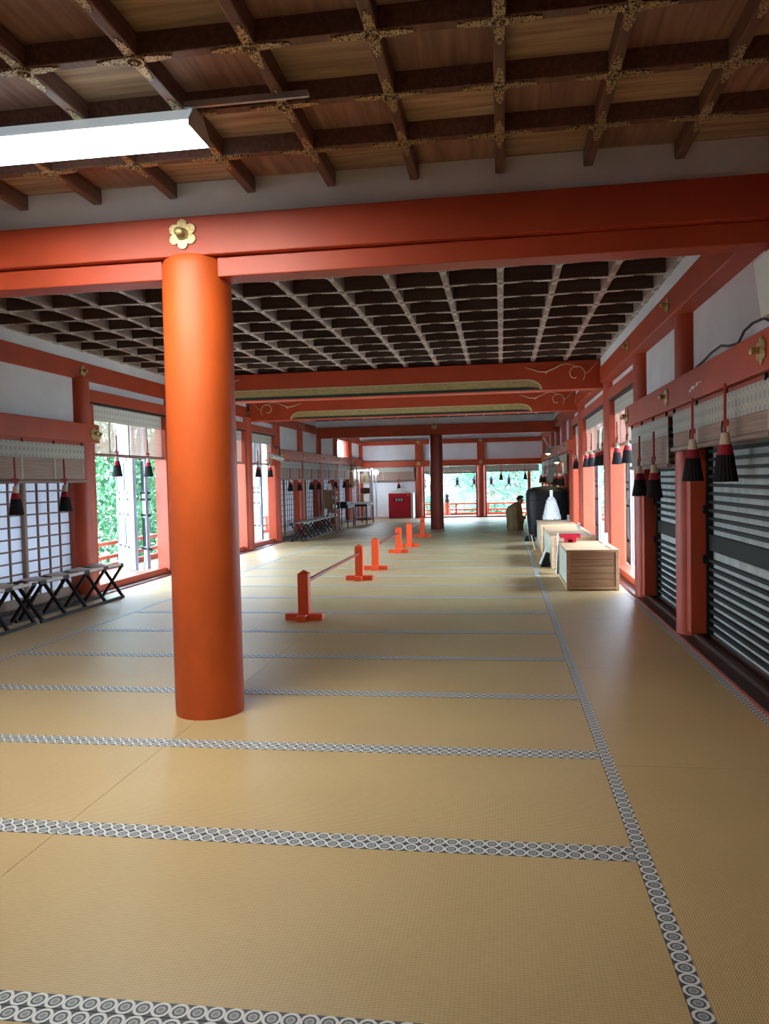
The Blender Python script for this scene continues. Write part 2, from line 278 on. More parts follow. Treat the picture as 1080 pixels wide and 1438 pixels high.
# ------------------------------------------------------------------ mesh builder
class MB:
    def __init__(s): s.v = []; s.f = []; s.uv = []
    def face(s, idx, uvs=None):
        s.f.append(tuple(idx)); s.uv.append(uvs)
    def box(s, x0, x1, y0, y1, z0, z1, mat=None):
        n = len(s.v)
        P = [(x0, y0, z0), (x1, y0, z0), (x1, y1, z0), (x0, y1, z0), (x0, y0, z1), (x1, y0, z1), (x1, y1, z1), (x0, y1, z1)]
        if mat is not None: P = [tuple(mat @ Vector(p)) for p in P]
        s.v += P
        for q in ((0, 3, 2, 1), (4, 5, 6, 7), (0, 1, 5, 4), (1, 2, 6, 5), (2, 3, 7, 6), (3, 0, 4, 7)): s.face([n + i for i in q])
        return s
    def bar(s, a, b, w, h=None, up=(0, 0, 1)):
        a = Vector(a); b = Vector(b); d = (b - a); L = d.length; d.normalize(); h = h or w
        u = Vector(up)
        if abs(d.dot(u)) > 0.95: u = Vector((0, 1, 0))
        r = d.cross(u).normalized(); u = r.cross(d).normalized()
        mt = Matrix(((r.x, d.x, u.x, a.x), (r.y, d.y, u.y, a.y), (r.z, d.z, u.z, a.z), (0, 0, 0, 1)))
        return s.box(-w / 2, w / 2, 0, L, -h / 2, h / 2, mt)
    def lathe(s, prof, c=(0, 0, 0), n=24, axis='z', sx=1, sy=1):
        base = len(s.v); k = len(prof)
        for r, z in prof:
            for i in range(n):
                a = 2 * PI * i / n; x, y = r * math.cos(a) * sx, r * math.sin(a) * sy
                p = {'z': (x, y, z), 'x': (z, x, y), 'y': (x, -z, y)}[axis]
                s.v.append((p[0] + c[0], p[1] + c[1], p[2] + c[2]))
        for j in range(k - 1):
            for i in range(n):
                s.face([base + j * n + i, base + j * n + (i + 1) % n, base + (j + 1) * n + (i + 1) % n, base + (j + 1) * n + i])
        s.face([base + i for i in reversed(range(n))]); s.face([base + (k - 1) * n + i for i in range(n)])
        return s
    def cyl(s, a, b, r, r2=None, n=16):
        return s.tube([a, b], [r, r if r2 is None else r2], n)
    def tube(s, pts, r, n=8, closed=False):
        pts = [Vector(p) for p in pts]; base = len(s.v); k = len(pts)
        rr = r if isinstance(r, (list, tuple)) else [r] * k
        prev = None
        for i, p in enumerate(pts):
            d = (pts[min(i + 1, k - 1)] - pts[max(i - 1, 0)])
            if closed: d = pts[(i + 1) % k] - pts[(i - 1) % k]
            d = d.normalized() if d.length > 1e-9 else Vector((0, 0, 1))
            if prev is None:
                t = Vector((0, 0, 1)) if abs(d.z) < 0.9 else Vector((1, 0, 0))
                u = d.cross(t).normalized()
            else:
                u = (prev - d * prev.dot(d))
                u = u.normalized() if u.length > 1e-6 else d.orthogonal().normalized()
            prev = u; w = d.cross(u)
            for j in range(n):
                a = 2 * PI * j / n; s.v.append(tuple(p + (u * math.cos(a) + w * math.sin(a)) * rr[i]))
        for i in range(k if closed else k - 1):
            i2 = (i + 1) % k
            for j in range(n):
                s.face([base + i * n + j, base + i * n + (j + 1) % n, base + i2 * n + (j + 1) % n, base + i2 * n + j])
        if not closed:
            s.face([base + j for j in reversed(range(n))]); s.face([base + (k - 1) * n + j for j in range(n)])
        return s
    def prism(s, poly, a0, a1, axis='y'):
        # poly: 2D outline; axis y -> (x,z) outline extruded in y; x -> (y,z); z -> (x,y)
        def P(p, t): return {'y': (p[0], t, p[1]), 'x': (t, p[0], p[1]), 'z': (p[0], p[1], t)}[axis]
        n = len(poly); b = len(s.v)
        s.v += [P(p, a0) for p in poly] + [P(p, a1) for p in poly]
        s.face([b + i for i in range(n)]); s.face([b + n + i for i in reversed(range(n))])
        for i in range(n): s.face([b + i, b + n + i, b + n + (i + 1) % n, b + (i + 1) % n])
        return s
    def grid(s, fn, nu, nv):
        b = len(s.v)
        for j in range(nv + 1):
            for i in range(nu + 1): s.v.append(tuple(fn(i / nu, j / nv)))
        for j in range(nv):
            for i in range(nu): s.face([b + j * (nu + 1) + i, b + j * (nu + 1) + i + 1, b + (j + 1) * (nu + 1) + i + 1, b + (j + 1) * (nu + 1) + i])
        return s
    def mesh(s, name, smooth=False, fix=True):
        me = bpy.data.meshes.new(name); me.from_pydata([tuple(v) for v in s.v], [], s.f)
        if any(u for u in s.uv):
            ul = me.uv_layers.new(name='UVMap')
            for p, u in zip(me.polygons, s.uv):
                if u:
                    for li, c in zip(p.loop_indices, u): ul.data[li].uv = c
        if fix:
            bm = bmesh.new(); bm.from_mesh(me); bmesh.ops.recalc_face_normals(bm, faces=bm.faces); bm.to_mesh(me); bm.free()
        if smooth:
            for p in me.polygons: p.use_smooth = True
        return me

def obj(name, mb, mat, parent=None, smooth=False, bevel=0, fix=True):
    me = mb.mesh(name, smooth, fix) if isinstance(mb, MB) else mb
    if mat is not None and not me.materials: me.materials.append(mat)
    o = bpy.data.objects.new(name, me); C.objects.link(o)
    if parent: o.parent = parent
    if bevel:
        m = o.modifiers.new('bevel', 'BEVEL'); m.width = bevel; m.segments = 2; m.limit_method = 'ANGLE'; m.angle_limit = 0.6
    if smooth:
        me.set_sharp_from_angle(angle=0.7)
    return o

def thing(name, label, cat, loc=(0, 0, 0), rot=0, group=None):
    o = bpy.data.objects.new(name, None); C.objects.link(o); o.location = loc; o.rotation_euler = (0, 0, rot)
    o.empty_display_size = 0.1
    return tag(o, label, cat, group)
def tag(o, label, cat, group=None):
    assert 4 <= len(label.split()) <= 16, label
    o['label'] = label; o['category'] = cat
    if group: o['group'] = group
    return o
def struct(name, mb, mat, parent=None, **kw):
    o = obj(name, mb, mat, parent, **kw)
    if not parent: o['kind'] = 'structure'
    return o
TR = [0]
def trim(mb, mat, **kw):
    TR[0] += 1
    return struct('trim_%d' % TR[0], mb, mat, **kw)
def copy_tree(o, parent=None):
    c = o.copy(); C.objects.link(c)
    if parent: c.parent = parent
    for ch in list(KIDS.get(o.name, [])) if o.name in KIDS else list(o.children): copy_tree(ch, c)
    return c
KIDS = {}
def relabel(o, label, group=None):
    o['label'] = label
    if group: o['group'] = group
    return o
ORD = ['first', 'second', 'third', 'fourth', 'fifth', 'sixth', 'seventh', 'eighth', 'ninth', 'tenth', 'eleventh', 'twelfth', 'thirteenth', 'fourteenth', 'fifteenth', 'sixteenth', 'seventeenth', 'eighteenth', 'nineteenth', 'twentieth', 'twenty-first', 'twenty-second', 'twenty-third', 'twenty-fourth', 'twenty-fifth', 'twenty-sixth', 'twenty-seventh', 'twenty-eighth', 'twenty-ninth', 'thirtieth']

# ------------------------------------------------------------------ dimensions
YS = [-4.0, -1.9, 0.2, 2.3, 4.4, 6.85, 8.93, 11.5, 15.2, 17.25, 19.35, 21.4, 23.6, 25.9, 28.0]   # wall post lines
OPEN_R = {(8.93, 11.5), (11.5, 15.2), (15.2, 17.25)}
OPEN_L = {(8.93, 11.5), (11.5, 15.2), (15.2, 17.25)}
YB, YF = -4.0, 28.0
SX = {'R': 1.44, 'L': -4.90}
SG = {'R': 1, 'L': -1}
PX = {'R': 1.59, 'L': -5.08}
BEAMX = {'R': 1.40, 'L': -5.02}
NAGX = {'R': 1.39, 'L': -4.93}
ZN = (1.885, 2.11)
ZB = (2.65, 2.87)
ZC = 3.0
def xr(side, a, b):
    return (min(a, b), max(a, b))

# ------------------------------------------------------------------ floor and tatami
struct('floor', MB().box(-5.3, 1.84, YB, YF + 0.15, -0.16, -0.032), M['board'])

def mat_mesh(L, W, borders):
    # L along u (x of local), W along v (y of local); borders: list of ('s' south / 'n' north)
    e = 0.0012
    body = MB(); n = 0
    x0, x1, y0, y1 = e, L - e, e, W - e
    body.v += [(x0, y0, -0.03), (x1, y0, -0.03), (x1, y1, -0.03), (x0, y1, -0.03), (x0, y0, 0), (x1, y0, 0), (x1, y1, 0), (x0, y1, 0)]
    for q in ((0, 3, 2, 1), (4, 5, 6, 7), (0, 1, 5, 4), (1, 2, 6, 5), (2, 3, 7, 6), (3, 0, 4, 7)):
        body.face(q, [(body.v[i][0], body.v[i][1]) for i in q])
    res = [('straw_surface', body, M['tatami'])]
    bw = 0.054
    for s in borders:
        b = MB(); ya, yb = (e, e + bw) if s == 's' else (W - e - bw, W - e)
        b.v += [(x0, ya, -0.002), (x1, ya, -0.002), (x1, yb, -0.002), (x0, yb, -0.002), (x0, ya, 0.0016), (x1, ya, 0.0016), (x1, yb, 0.0016), (x0, yb, 0.0016)]
        for q in ((0, 3, 2, 1), (4, 5, 6, 7), (0, 1, 5, 4), (1, 2, 6, 5), (2, 3, 7, 6), (3, 0, 4, 7)):
            b.face(q, [(b.v[i][0] / 0.049, (b.v[i][1] - ya) / bw) for i in q])
        res.append(('cloth_border', b, M['heri']))
    return res
def make_mat(L, W, borders, loc, rot, label, group):
    t = thing('tatami_mat', label, 'tatami mat', loc, rot, group)
    for nm, mb, mt in mat_mesh(L, W, borders): obj(nm, mb, mt, t)
    return t
XA, XM, XB = -3.89, -1.745, 0.447
PY = 1.010; Y0 = 1.83 - PY
proto = {}
G_MAT = 'tatami mats on the hall floor'
k = 0; y = Y0
while y + PY < YF - 0.05:
    for nm, xa, xb in (('left', XA, XM), ('right', XM, XB)):
        side = 'left' if nm == 'left' else 'right'
        lab = 'cross-laid tatami mat %s of the pillar line, %s row from the camera' % (side, ORD[k])
        if nm not in proto:
            proto[nm] = make_mat(xb - xa, PY, 'sn', (xa, y, 0), 0, lab, G_MAT); o = proto[nm]
        else:
            o = copy_tree(proto[nm]); o.location = (xa, y, 0); relabel(o, lab)
    k += 1; y += PY
YEND = y
AL = 1.90; y = Y0 - AL + 1.0; k = 0
while y < YF - 0.1:
    L = min(AL, YF - 0.06 - y)
    for nm, xa, W in (('ra', XB, 0.985), ('la', -4.895, 1.003)):
        lab = 'lengthwise tatami mat of the %s wall aisle, %s from the camera' % ('right' if nm == 'ra' else 'left', ORD[k])
        loc = (xa + W, y, 0)
        if nm not in proto or L < AL - 0.01:
            o = make_mat(L, W, 'sn', loc, PI / 2, lab, G_MAT); proto.setdefault(nm, o)
        else:
            o = copy_tree(proto[nm]); o.location = loc; relabel(o, lab)
    k += 1; y += AL

# ------------------------------------------------------------------ wall posts, sills, beams
def fitting(parent, loc, facing, r=0.085):
    # six-petal gilt cover with a knob; facing is the outward normal axis
    pl = MB(); pts = []
    for i in range(72):
        a = 2 * PI * i / 72
        q = abs(math.cos(3 * a)); rr = r * (0.70 + 0.30 * q ** 0.7)
        pts.append((rr * math.sin(a), rr * math.cos(a)))
    ax = {'+x': 'x', '-x': 'x', '-y': 'y'}[facing]
    sg = -1 if facing[0] == '-' else 1
    pl.prism(pts, 0, sg * 0.012, 'x' if ax == 'x' else 'y')
    p = obj('nail_cover', pl, M['gilt'], parent, bevel=0.003); p.location = loc
    kn = MB(); prof = [(0.036, 0), (0.036, 0.012), (0.022, 0.02), (0.020, 0.045), (0.026, 0.055), (0.024, 0.07), (0.012, 0.078)]
    prof = [(a * r / 0.085, b * r / 0.085) for a, b in prof]
    if ax == 'x': kn.lathe([(a, sg * b) for a, b in prof], n=16, axis='x')
    else: kn.lathe([(a, b) for a, b in prof], n=16, axis='y')
    kk = obj('knob', kn, M['gilt'], p, smooth=True)
    return p

for side in 'RL':
    s = SG[side]; px = PX[side]; r = 0.15
    for y in YS[:-1] + [YF - 0.02]:
        mb = MB().lathe([(r, 0.0), (r, 2.66)], (px, y, 0), n=32)
        o = trim(mb, M['red'], smooth=True)
        a, b = px - s * 0.09, px + s * 0.10
        jb = MB(); xa, xb = xr(side, a, b)
        
        dic = (OPEN_R if side == 'R' else OPEN_L)
        nearop = any(abs(q[0] - y) < 0.01 for q in dic); farop = any(abs(q[1] - y) < 0.01 for q in dic)
        nj = 0.10 if side == 'L' and y < 10 else 0.235
        jb.box(xa, xb, y - (0.235 if farop else nj), y, 0.05, 2.40 if farop else 1.86)
        jb.box(xa, xb, y, y + (0.235 if nearop else nj), 0.05, 2.40 if nearop else 1.86)
        obj('jamb', jb, M['red'], o, bevel=0.006)
    # floor sill with grooves
    xa, xb = xr(side, SX[side] + s * 0.0, SX[side] + s * 0.40)
    trim(MB().box(xa, xb, YB, YF, -0.14, 0.018), M['sill'], bevel=0.004)
    xa, xb = xr(side, SX[side] + s * 0.001, SX[side] - s * 0.006)
    trim(MB().box(xa, xb, YB, YF, -0.03, 0.012), M['red'])
    for i, (y0, y1) in enumerate(zip(YS, YS[1:])):
        op = (y0, y1) in (OPEN_R if side == 'R' else OPEN_L)
        if op:
            # raised threshold and lintel of the open bays
            xa, xb = xr(side, px - s * 0.03, px + s * 0.16)
            trim(MB().box(xa, xb, y0 + 0.1, y1 - 0.1, 0.018, 0.10), M['red'], bevel=0.006)
            xa, xb = xr(side, px - s * 0.10, px + s * 0.10)
            lt = trim(MB().box(xa, xb, y0 + 0.11, y1 - 0.11, 2.40, 2.545), M['red'], bevel=0.006)
            xa, xb = xr(side, px - s * 0.09, px + s * 0.09)
            obj('groove_board', MB().box(xa, xb, y0 + 0.12, y1 - 0.12, 2.375, 2.40), M['black'], lt)
        else:
            xa, xb = xr(side, SX[side] + s * 0.10, SX[side] + s * 0.13)
            trim(MB().box(xa, xb, y0 + 0.1, y1 - 0.1, 0.018, 0.05), M['sill'])
            xa, xb = xr(side, SX[side] + s * 0.20, SX[side] + s * 0.26)
            trim(MB().box(xa, xb, y0 + 0.1, y1 - 0.1, 0.018, 0.06), M['sill'])
    # lower rail (nageshi): near run and far run
    fx = NAGX[side]
    for (ya, yb) in ((0.2, 9.18), (16.95, YF)):
        xa, xb = xr(side, fx, fx + s * 0.10)
        o = trim(MB().box(xa, xb, ya, yb, ZN[0], ZN[1]), M['red'], bevel=0.008)
        xa, xb = xr(side, fx + s * 0.05, fx + s * 0.30)
        trim(MB().box(xa, xb, ya + 0.1, yb - 0.1, ZN[0] - 0.055, ZN[0]), M['red'])
        for y in YS:
            if ya + 0.1 < y < yb - 0.2: fitting(o, (fx, y + (0.10 if side == 'L' else 0.08), (ZN[0] + ZN[1]) / 2), '-x' if side == 'R' else '+x', 0.075)
        if ya < 5 and side == 'R':
            pm = MB()
            for q in range(7): pm.box(fx - 0.0012, fx, 5.78 + q * 0.05, 5.82 + q * 0.052, 1.985 - q * 0.006 + (q % 2) * 0.008, 1.992 - q * 0.004 + (q % 3) * 0.006)
            obj('peeled_patch', pm, M['white'], o)
        if ya < 5: fitting(o, (fx, yb - 0.06, (ZN[0] + ZN[1]) / 2 - 0.01), '-x' if side == 'R' else '+x', 0.075)
    # upper beam
    fx = BEAMX[side]
    xa, xb = xr(side, fx, fx + s * 0.30)
    o = trim(MB().box(xa, xb, YB, YF, ZB[0], ZB[1]), M['red'], bevel=0.008)
    for y in YS:
        if y > 5: fitting(o, (fx, y + 0.06, sum(ZB) / 2), '-x' if side == 'R' else '+x', 0.07)
    # plaster
    w = MB()
    xa, xb = xr(side, fx + s * 0.012, fx + s * 0.30)
    w.box(xa, xb, YB, YF, ZB[1], ZC + 0.16)
    xa, xb = xr(side, px - s * 0.035, px + s * 0.06)
    for (y0, y1) in zip(YS, YS[1:]):
        op = (y0, y1) in (OPEN_R if side == 'R' else OPEN_L)
        if side == 'L' and y0 == 23.6: continue
        w.box(xa, xb, y0, y1, 2.53 if op else 1.84, ZB[0] + 0.01)
    struct('wall_right' if side == 'R' else 'wall_left', w, M['plaster'])

# ------------------------------------------------------------------ sliding screens and shutters
DN = [0]
def door_empty(name=None):
    DN[0] += 1
    o = bpy.data.objects.new('door_%d' % DN[0], None); C.objects.link(o); o['kind'] = 'structure'; return o
def shutter(side, y0, y1):
    s = SG[side]; x = PX[side] + s * 0.055
    d = door_empty()
    xa, xb = xr(side, x + s * 0.02, x + s * 0.04)
    obj('board', MB().box(xa, xb, y0, y1, 0.05, 1.84), M['shutterboard'], d)
    xa, xb = xr(side, x - s * 0.025, x + s * 0.02)
    fr = MB()
    fr.box(xa, xb, y0, y0 + 0.05, 0.03, 1.84); fr.box(xa, xb, y1 - 0.05, y1, 0.03, 1.84)
    obj('stile', fr, M['slat'], d)
    xa, xb = xr(side, x - s * 0.015, x + s * 0.022)
    obj('middle_rail', MB().box(xa, xb, y0 + .05, y1 - .05, 0.735, 0.862), M['slat'], d)
    z = 0.115
    sl = MB()
    while z < 1.80:
        if not (0.70 < z < 0.89): sl.box(xa, xb, y0 + .05, y1 - .05, z - 0.012, z + 0.012)
        z += 0.067
    obj('slats', sl, M['slat'], d)
    for z in (0.66, 1.06):
        xa, xb = xr(side, x - s * 0.05, x - s * 0.015)
        for yy in (y1 + 0.01, y0 - 0.01):
            obj('hinge', MB().box(xa, xb, yy - 0.035, yy + 0.035, z - 0.035, z + 0.035), M['iron'], d, bevel=0.004)
def shoji(side, y0, y1, nx=3, off=0.0):
    s = SG[side]; x = PX[side] + s * (0.05 + off)
    d = door_empty()
    xa, xb = xr(side, x, x + s * 0.032)
    fr = MB()
    fr.box(xa, xb, y0, y0 + 0.045, 0.05, 1.84); fr.box(xa, xb, y1 - 0.045, y1, 0.05, 1.84)
    fr.box(xa, xb, y0 + .045, y1 - .045, 0.05, 0.16); fr.box(xa, xb, y0 + .045, y1 - .045, 1.79, 1.84)
    obj('frame', fr, M['frame'], d)
    la = MB(); W = (y1 - y0 - 0.09)
    xa, xb = xr(side, x + s * 0.006, x + s * 0.024)
    for i in range(1, nx + 1):
        yy = y0 + 0.045 + W * i / (nx + 1); la.box(xa, xb, yy - 0.012, yy + 0.012, 0.16, 1.79)
    xa, xb = xr(side, x + s * 0.008, x + s * 0.022)
    z = 0.16 + 0.128
    while z < 1.76:
        la.box(xa, xb, y0 + .045, y1 - .045, z - 0.009, z + 0.009); z += 0.128
    obj('lattice', la, M['lattice'], d)
    xa, xb = xr(side, x + s * 0.022, x + s * 0.025)
    obj('paper', MB().box(xa, xb, y0 + .04, y1 - .04, 0.15, 1.80), M['paper'], d)
for (y0, y1) in zip(YS, YS[1:]):
    if (y0, y1) not in OPEN_R: shutter('R', y0 + 0.235, y1 - 0.235)
    if (y0, y1) not in OPEN_L:
        ym = (y0 + y1) / 2
        g = 0.235 if y0 > 16 else 0.10
        shoji('L', y0 + g, ym + 0.03, 3, 0.035); shoji('L', ym - 0.03, y1 - g, 3, 0.0)

# panelled doors standing open outside
def leaf(p, q, z0=0.06, z1=2.36, ncol=2, wl=True):
    # p: hinge point, q: free edge (plan), local x along leaf
    p = Vector((p[0], p[1], 0)); q = Vector((q[0], q[1], 0)); L = (q - p).length
    d = door_empty(); d.location = p; d.rotation_euler = (0, 0, math.atan2(q.y - p.y, q.x - p.x))
    obj('panel', MB().box(0, L, -0.012, 0.012, z0, z1), M['doorwhite'], d)
    st = MB()
    for x0, x1 in ((0, 0.05), (L - 0.05, L)): st.box(x0, x1, -0.028, 0.028, z0, z1)
    for z in (z0, 0.30, 0.92, 1.16, 1.78, z1 - 0.08): st.box(0.05, L - 0.05, -0.026, 0.026, z, z + 0.07)
    for i in range(1, ncol): st.box(L * i / ncol - 0.02, L * i / ncol + 0.02, -0.024, 0.024, 0.37, 1.78)
    obj('stile_frame', st, M['doorwhite'], d, bevel=0.004)
    ir = MB()
    for z in (0.37, 0.88, 1.12, 1.22, 1.74):
        for i in range(ncol):
            a = L * i / ncol + 0.05; b = a + L / ncol - 0.10
            for sg in (-1, 1):
                ya, yb = (0.0125, 0.030) if sg > 0 else (-0.030, -0.0125)
                ir.box(a, a + 0.14, ya, yb, z, z + 0.035); ir.box(b - 0.14, b, ya, yb, z, z + 0.035)
    for (za, zb) in ((0.42, 0.86), (1.26, 1.72)):
        for i in range(ncol + 1):
            xx = min(max(L * i / ncol, 0.035), L - 0.035)
            for sg in (-1, 1):
                ya, yb = (0.029, 0.033) if sg > 0 else (-0.033, -0.029)
                ir.box(xx - 0.018, xx + 0.018, ya, yb, za, zb)
    obj('metal_fittings', ir, M['iron'], d)
    obj('edge_strip', MB().box(L, L + 0.012, -0.03, 0.03, z0, z1), M['iron'], d)
leaf((-5.30, 11.22), (-5.42, 11.36)); leaf((-5.52, 11.27), (-6.25, 12.17))
leaf((-5.30, 14.95), (-5.95, 15.75)); leaf((-5.30, 16.98), (-6.0, 17.75))
leaf((1.82, 11.45), (1.87, 12.6)); leaf((1.82, 15.15), (1.87, 16.3)); leaf((1.82, 17.2), (1.87, 18.3))
leaf((1.80, 9.3), (2.6, 8.9)); leaf((-5.30, 9.3), (-6.1, 8.8))

# ------------------------------------------------------------------ ceilings
CPX = 0.4570; CX0 = 0.019
def coffer(name, ya, yb, rows, zb, depth, pm, rm, railw, fit_rows, crm=None, pmat='plate', arm=1.0):
    o = struct(name, MB().box(-5.32, 1.72, ya, yb, zb + depth, zb + depth + 0.04), pm)
    xs = [CX0 + CPX * i for i in range(-12, 4)]
    xs = [x for x in xs if -5.02 < x < 1.40]
    first = None
    for x in xs:
        mb = MB().box(-railw / 2, railw / 2, ya, yb, zb, zb + depth + 0.005)
        if first is None:
            first = obj('long_rib', mb, rm, o, bevel=0.008); c = first
        else:
            c = first.copy(); C.objects.link(c)
        c.location = (x, 0, 0); c.parent = o
    first = None
    for y in rows:
        if first is None:
            first = obj('cross_rib', MB().box(-5.02, 1.40, -railw / 2, railw / 2, zb + 0.002, zb + depth + 0.004), crm or rm, o, bevel=0.004); c = first
        else:
            c = first.copy(); C.objects.link(c)
        c.location = (0, y, 0); c.parent = o
    # gilt crossing plates
    def plate(mb, x, y):
        w = railw * 0.5 + 0.001; z0, z1 = zb - 0.004, zb + 0.004
        for dx, dy in ((1, 0), (-1, 0), (0, 1), (0, -1)):
            for a, b, ww in ((0.03, 0.085, 0.78), (0.085, 0.125, 0.6), (0.125, 0.15, 0.3)):
                if dx: a, b = a * arm, b * arm
                h = w * ww
                if dx: mb.box(x + min(dx * a, dx * b), x + max(dx * a, dx * b), y - h, y + h, z0, z1)
                else: mb.box(x - h, x + h, y + min(dy * a, dy * b), y + max(dy * a, dy * b), z0, z1)
        ring = [(x + 0.032 * math.cos(t * PI / 8), y + 0.032 * math.sin(t * PI / 8), zb - 0.004) for t in range(16)]
        mb.tube(ring, 0.008, 6, closed=True)
        mb.lathe([(0.018, 0), (0.012, -0.012), (0.004, -0.016)], (x, y, zb - 0.002), n=10)
    nodes = [(x, y) for y in fit_rows for x in xs]
    nodes.sort(key=lambda p: (p[1] - 0) ** 2 + 0.3 * (p[0] + 0.6) ** 2)
    mb = MB(); plate(mb, 0, 0); base = obj('crossing_plate', mb, M[pmat], o)
    near, rest = nodes[:95], nodes[95:]
    for i, (x, y) in enumerate(near):
        c = base if i == 0 else base.copy()
        if i: C.objects.link(c); c.parent = o
        c.location = (x, y, 0)
    if rest:
        mb = MB()
        for x, y in rest: plate(mb, x, y)
        rr = obj('far_crossing_plates', mb, M[pmat], o); rr['kind'] = 'stuff'
    return o

def plate_mat():
    m, nt, b, out = new_mat('chased_gilt_plate')
    geo = N(nt, 'NewGeometry'); vo = N(nt, 'TexVoronoi'); vo.inputs['Scale'].default_value = 150
    nt.links.new(geo.outputs['Position'], vo.inputs[0])
    r = ramp(nt, vo.outputs[0], [(0.25, (0.70, 0.56, 0.30)), (0.55, (0.50, 0.37, 0.18)), (0.68, (0.06, 0.04, 0.025))])
    nt.links.new(r.outputs[0], b.inputs['Base Color']); b.inputs['Metallic'].default_value = 0.45; b.inputs['Roughness'].default_value = 0.42
    return m
M['plate'] = plate_mat()
NR = 0.4665
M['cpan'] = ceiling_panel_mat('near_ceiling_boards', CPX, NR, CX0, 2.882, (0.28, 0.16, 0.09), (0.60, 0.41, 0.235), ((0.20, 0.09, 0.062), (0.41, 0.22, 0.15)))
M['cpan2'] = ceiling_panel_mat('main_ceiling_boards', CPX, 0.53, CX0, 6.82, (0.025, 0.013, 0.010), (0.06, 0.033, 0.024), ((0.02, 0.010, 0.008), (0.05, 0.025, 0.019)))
rows1 = [2.882 + NR * i for i in range(-14, 3)]
rows1 = [y for y in rows1 if y > -3.9]
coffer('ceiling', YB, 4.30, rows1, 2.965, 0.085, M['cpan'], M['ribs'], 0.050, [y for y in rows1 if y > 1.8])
rows2 = [6.82 + 0.53 * i for i in range(-4, 40)]
rows2 = [y for y in rows2 if 4.65 < y < 27.9]
coffer('ceiling', 4.52, YF, rows2, 3.0, 0.14, M['cpan2'], M['ribs_old'], 0.058, [y for y in rows2 if y < 11.3], M['ribs_shaded'], 'plate_pale', 1.2)

# ------------------------------------------------------------------ near crossbeam, pillars
t = thing('crossbeam', 'heavy vermilion crossbeam nearest the camera, resting on the big near pillar', 'beam', (0, 4.4, 2.52))
o = obj('upper_beam', MB().box(-5.0, 1.56, -0.13, 0.13, 0.115, 0.335), M['red'], t, bevel=0.006)
obj('lower_beam', MB().box(-5.0, -1.90, -0.085, 0.085, 0.0, 0.115), M['red'], t, bevel=0.006)
obj('lower_beam', MB().box(-1.57, 1.56, -0.085, 0.085, 0.0, 0.115), M['red'], t, bevel=0.006)
f = fitting(t, (-1.75, -0.13, 0.235), '-y', 0.085)
struct('wall_transom', MB().box(-5.2, 1.6, 4.30, 4.50, 2.855, 3.08), M['plaster_old'])

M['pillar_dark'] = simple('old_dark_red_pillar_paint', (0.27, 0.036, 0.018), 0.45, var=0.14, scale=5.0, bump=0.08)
def pillar(label, x, y, h, r, mt='pillar'):
    mb = MB(); mb.lathe([(r * 0.985, 0.0), (r * 1.0, 0.02), (r, h * 0.6), (r * 0.985, h - 0.06), (r * 0.95, h - 0.015), (r * 0.9, h)], n=56)
    o = obj('pillar', mb, M[mt], smooth=True); o.location = (x, y, 0)
    return tag(o, label, 'pillar')
pillar('thick round vermilion pillar standing on the near tatami under the front crossbeam', -1.738, 4.43, 2.645, 0.20)
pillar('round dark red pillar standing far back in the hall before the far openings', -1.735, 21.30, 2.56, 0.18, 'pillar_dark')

# rainbow beams
def rainbow(y, label):
    t = thing('arched_crossbeam', label, 'beam', (-1.76, y, 2.58))
    hw = 3.20
    obj('beam', MB().box(-hw, hw, -0.13, 0.13, 0.0, 0.41), M['red'], t, bevel=0.015)
    # gilt "eyebrow" along the underside, both faces of the arris
    def outline(z0, z1, e):
        pts = [(-e, z0), (e, z0)]
        for i in range(1, 9):
            a = i / 8 * PI / 2; pts.append((e - 0.22 * (1 - math.cos(a)) * 1.0, z0 + (z1 - z0) * math.sin(a)))
        for i in range(8, 0, -1):
            a = i / 8 * PI / 2; pts.append((-e + 0.22 * (1 - math.cos(a)) * 1.0, z0 + (z1 - z0) * math.sin(a)))
        return pts
    for e, z0, z1, yy, nm, mt in ((2.36, 0.015, 0.165, -0.136, 'gilt_edge', 'cream'), (2.335, 0.015, 0.152, -0.139, 'gilt_band', 'gold'), (2.325, 0.015, 0.055, -0.142, 'green_line', 'green')):
        obj(nm, MB().prism(outline(z0, z1, e), yy, -0.12, 'y'), M[mt], t)
    for sg in (1, -1):
        pts = []
        X = lambda a: sg * a
        crest = [(2.12, 0.335), (2.22, 0.30), (2.32, 0.265), (2.42, 0.262), (2.52, 0.30), (2.62, 0.35), (2.71, 0.362), (2.79, 0.345), (2.85, 0.30)]
        mb = MB().tube([(X(a), -0.132, b) for a, b in crest], [0.003, 0.006, 0.009, 0.009, 0.009, 0.008, 0.006, 0.005, 0.003], 6)
        mb.tube([(X(2.40), -0.132, 0.235), (X(2.44), -0.132, 0.262), (X(2.49), -0.132, 0.30)], [0.007, 0.007, 0.004], 6)
        sp = []
        for i in range(30):
            a = -0.6 + i / 29 * 5.6; rr = 0.05 + 0.085 * (i / 29) ** 0.8
            sp.append((X(2.83 + rr * math.sin(a + 3.6) * 1.0), -0.132, 0.215 + rr * math.cos(a + 3.6) * 1.0))
        mb.tube(sp, [0.010 - 0.006 * i / 29 for i in range(30)], 6)
        mb.tube([(X(2.95), -0.132, 0.21), (X(3.02), -0.132, 0.25), (X(3.07), -0.132, 0.31), (X(3.13), -0.132, 0.37)], [0.005, 0.004, 0.003, 0.002], 6)
        obj('carved_scroll', mb, M['cream'], t, smooth=True)
    return t
rainbow(11.62, 'vermilion arched crossbeam with gilt underside and carved scrolls, the nearer of two')
rainbow(15.35, 'vermilion arched crossbeam with gilt underside and carved scrolls, the farther of two')

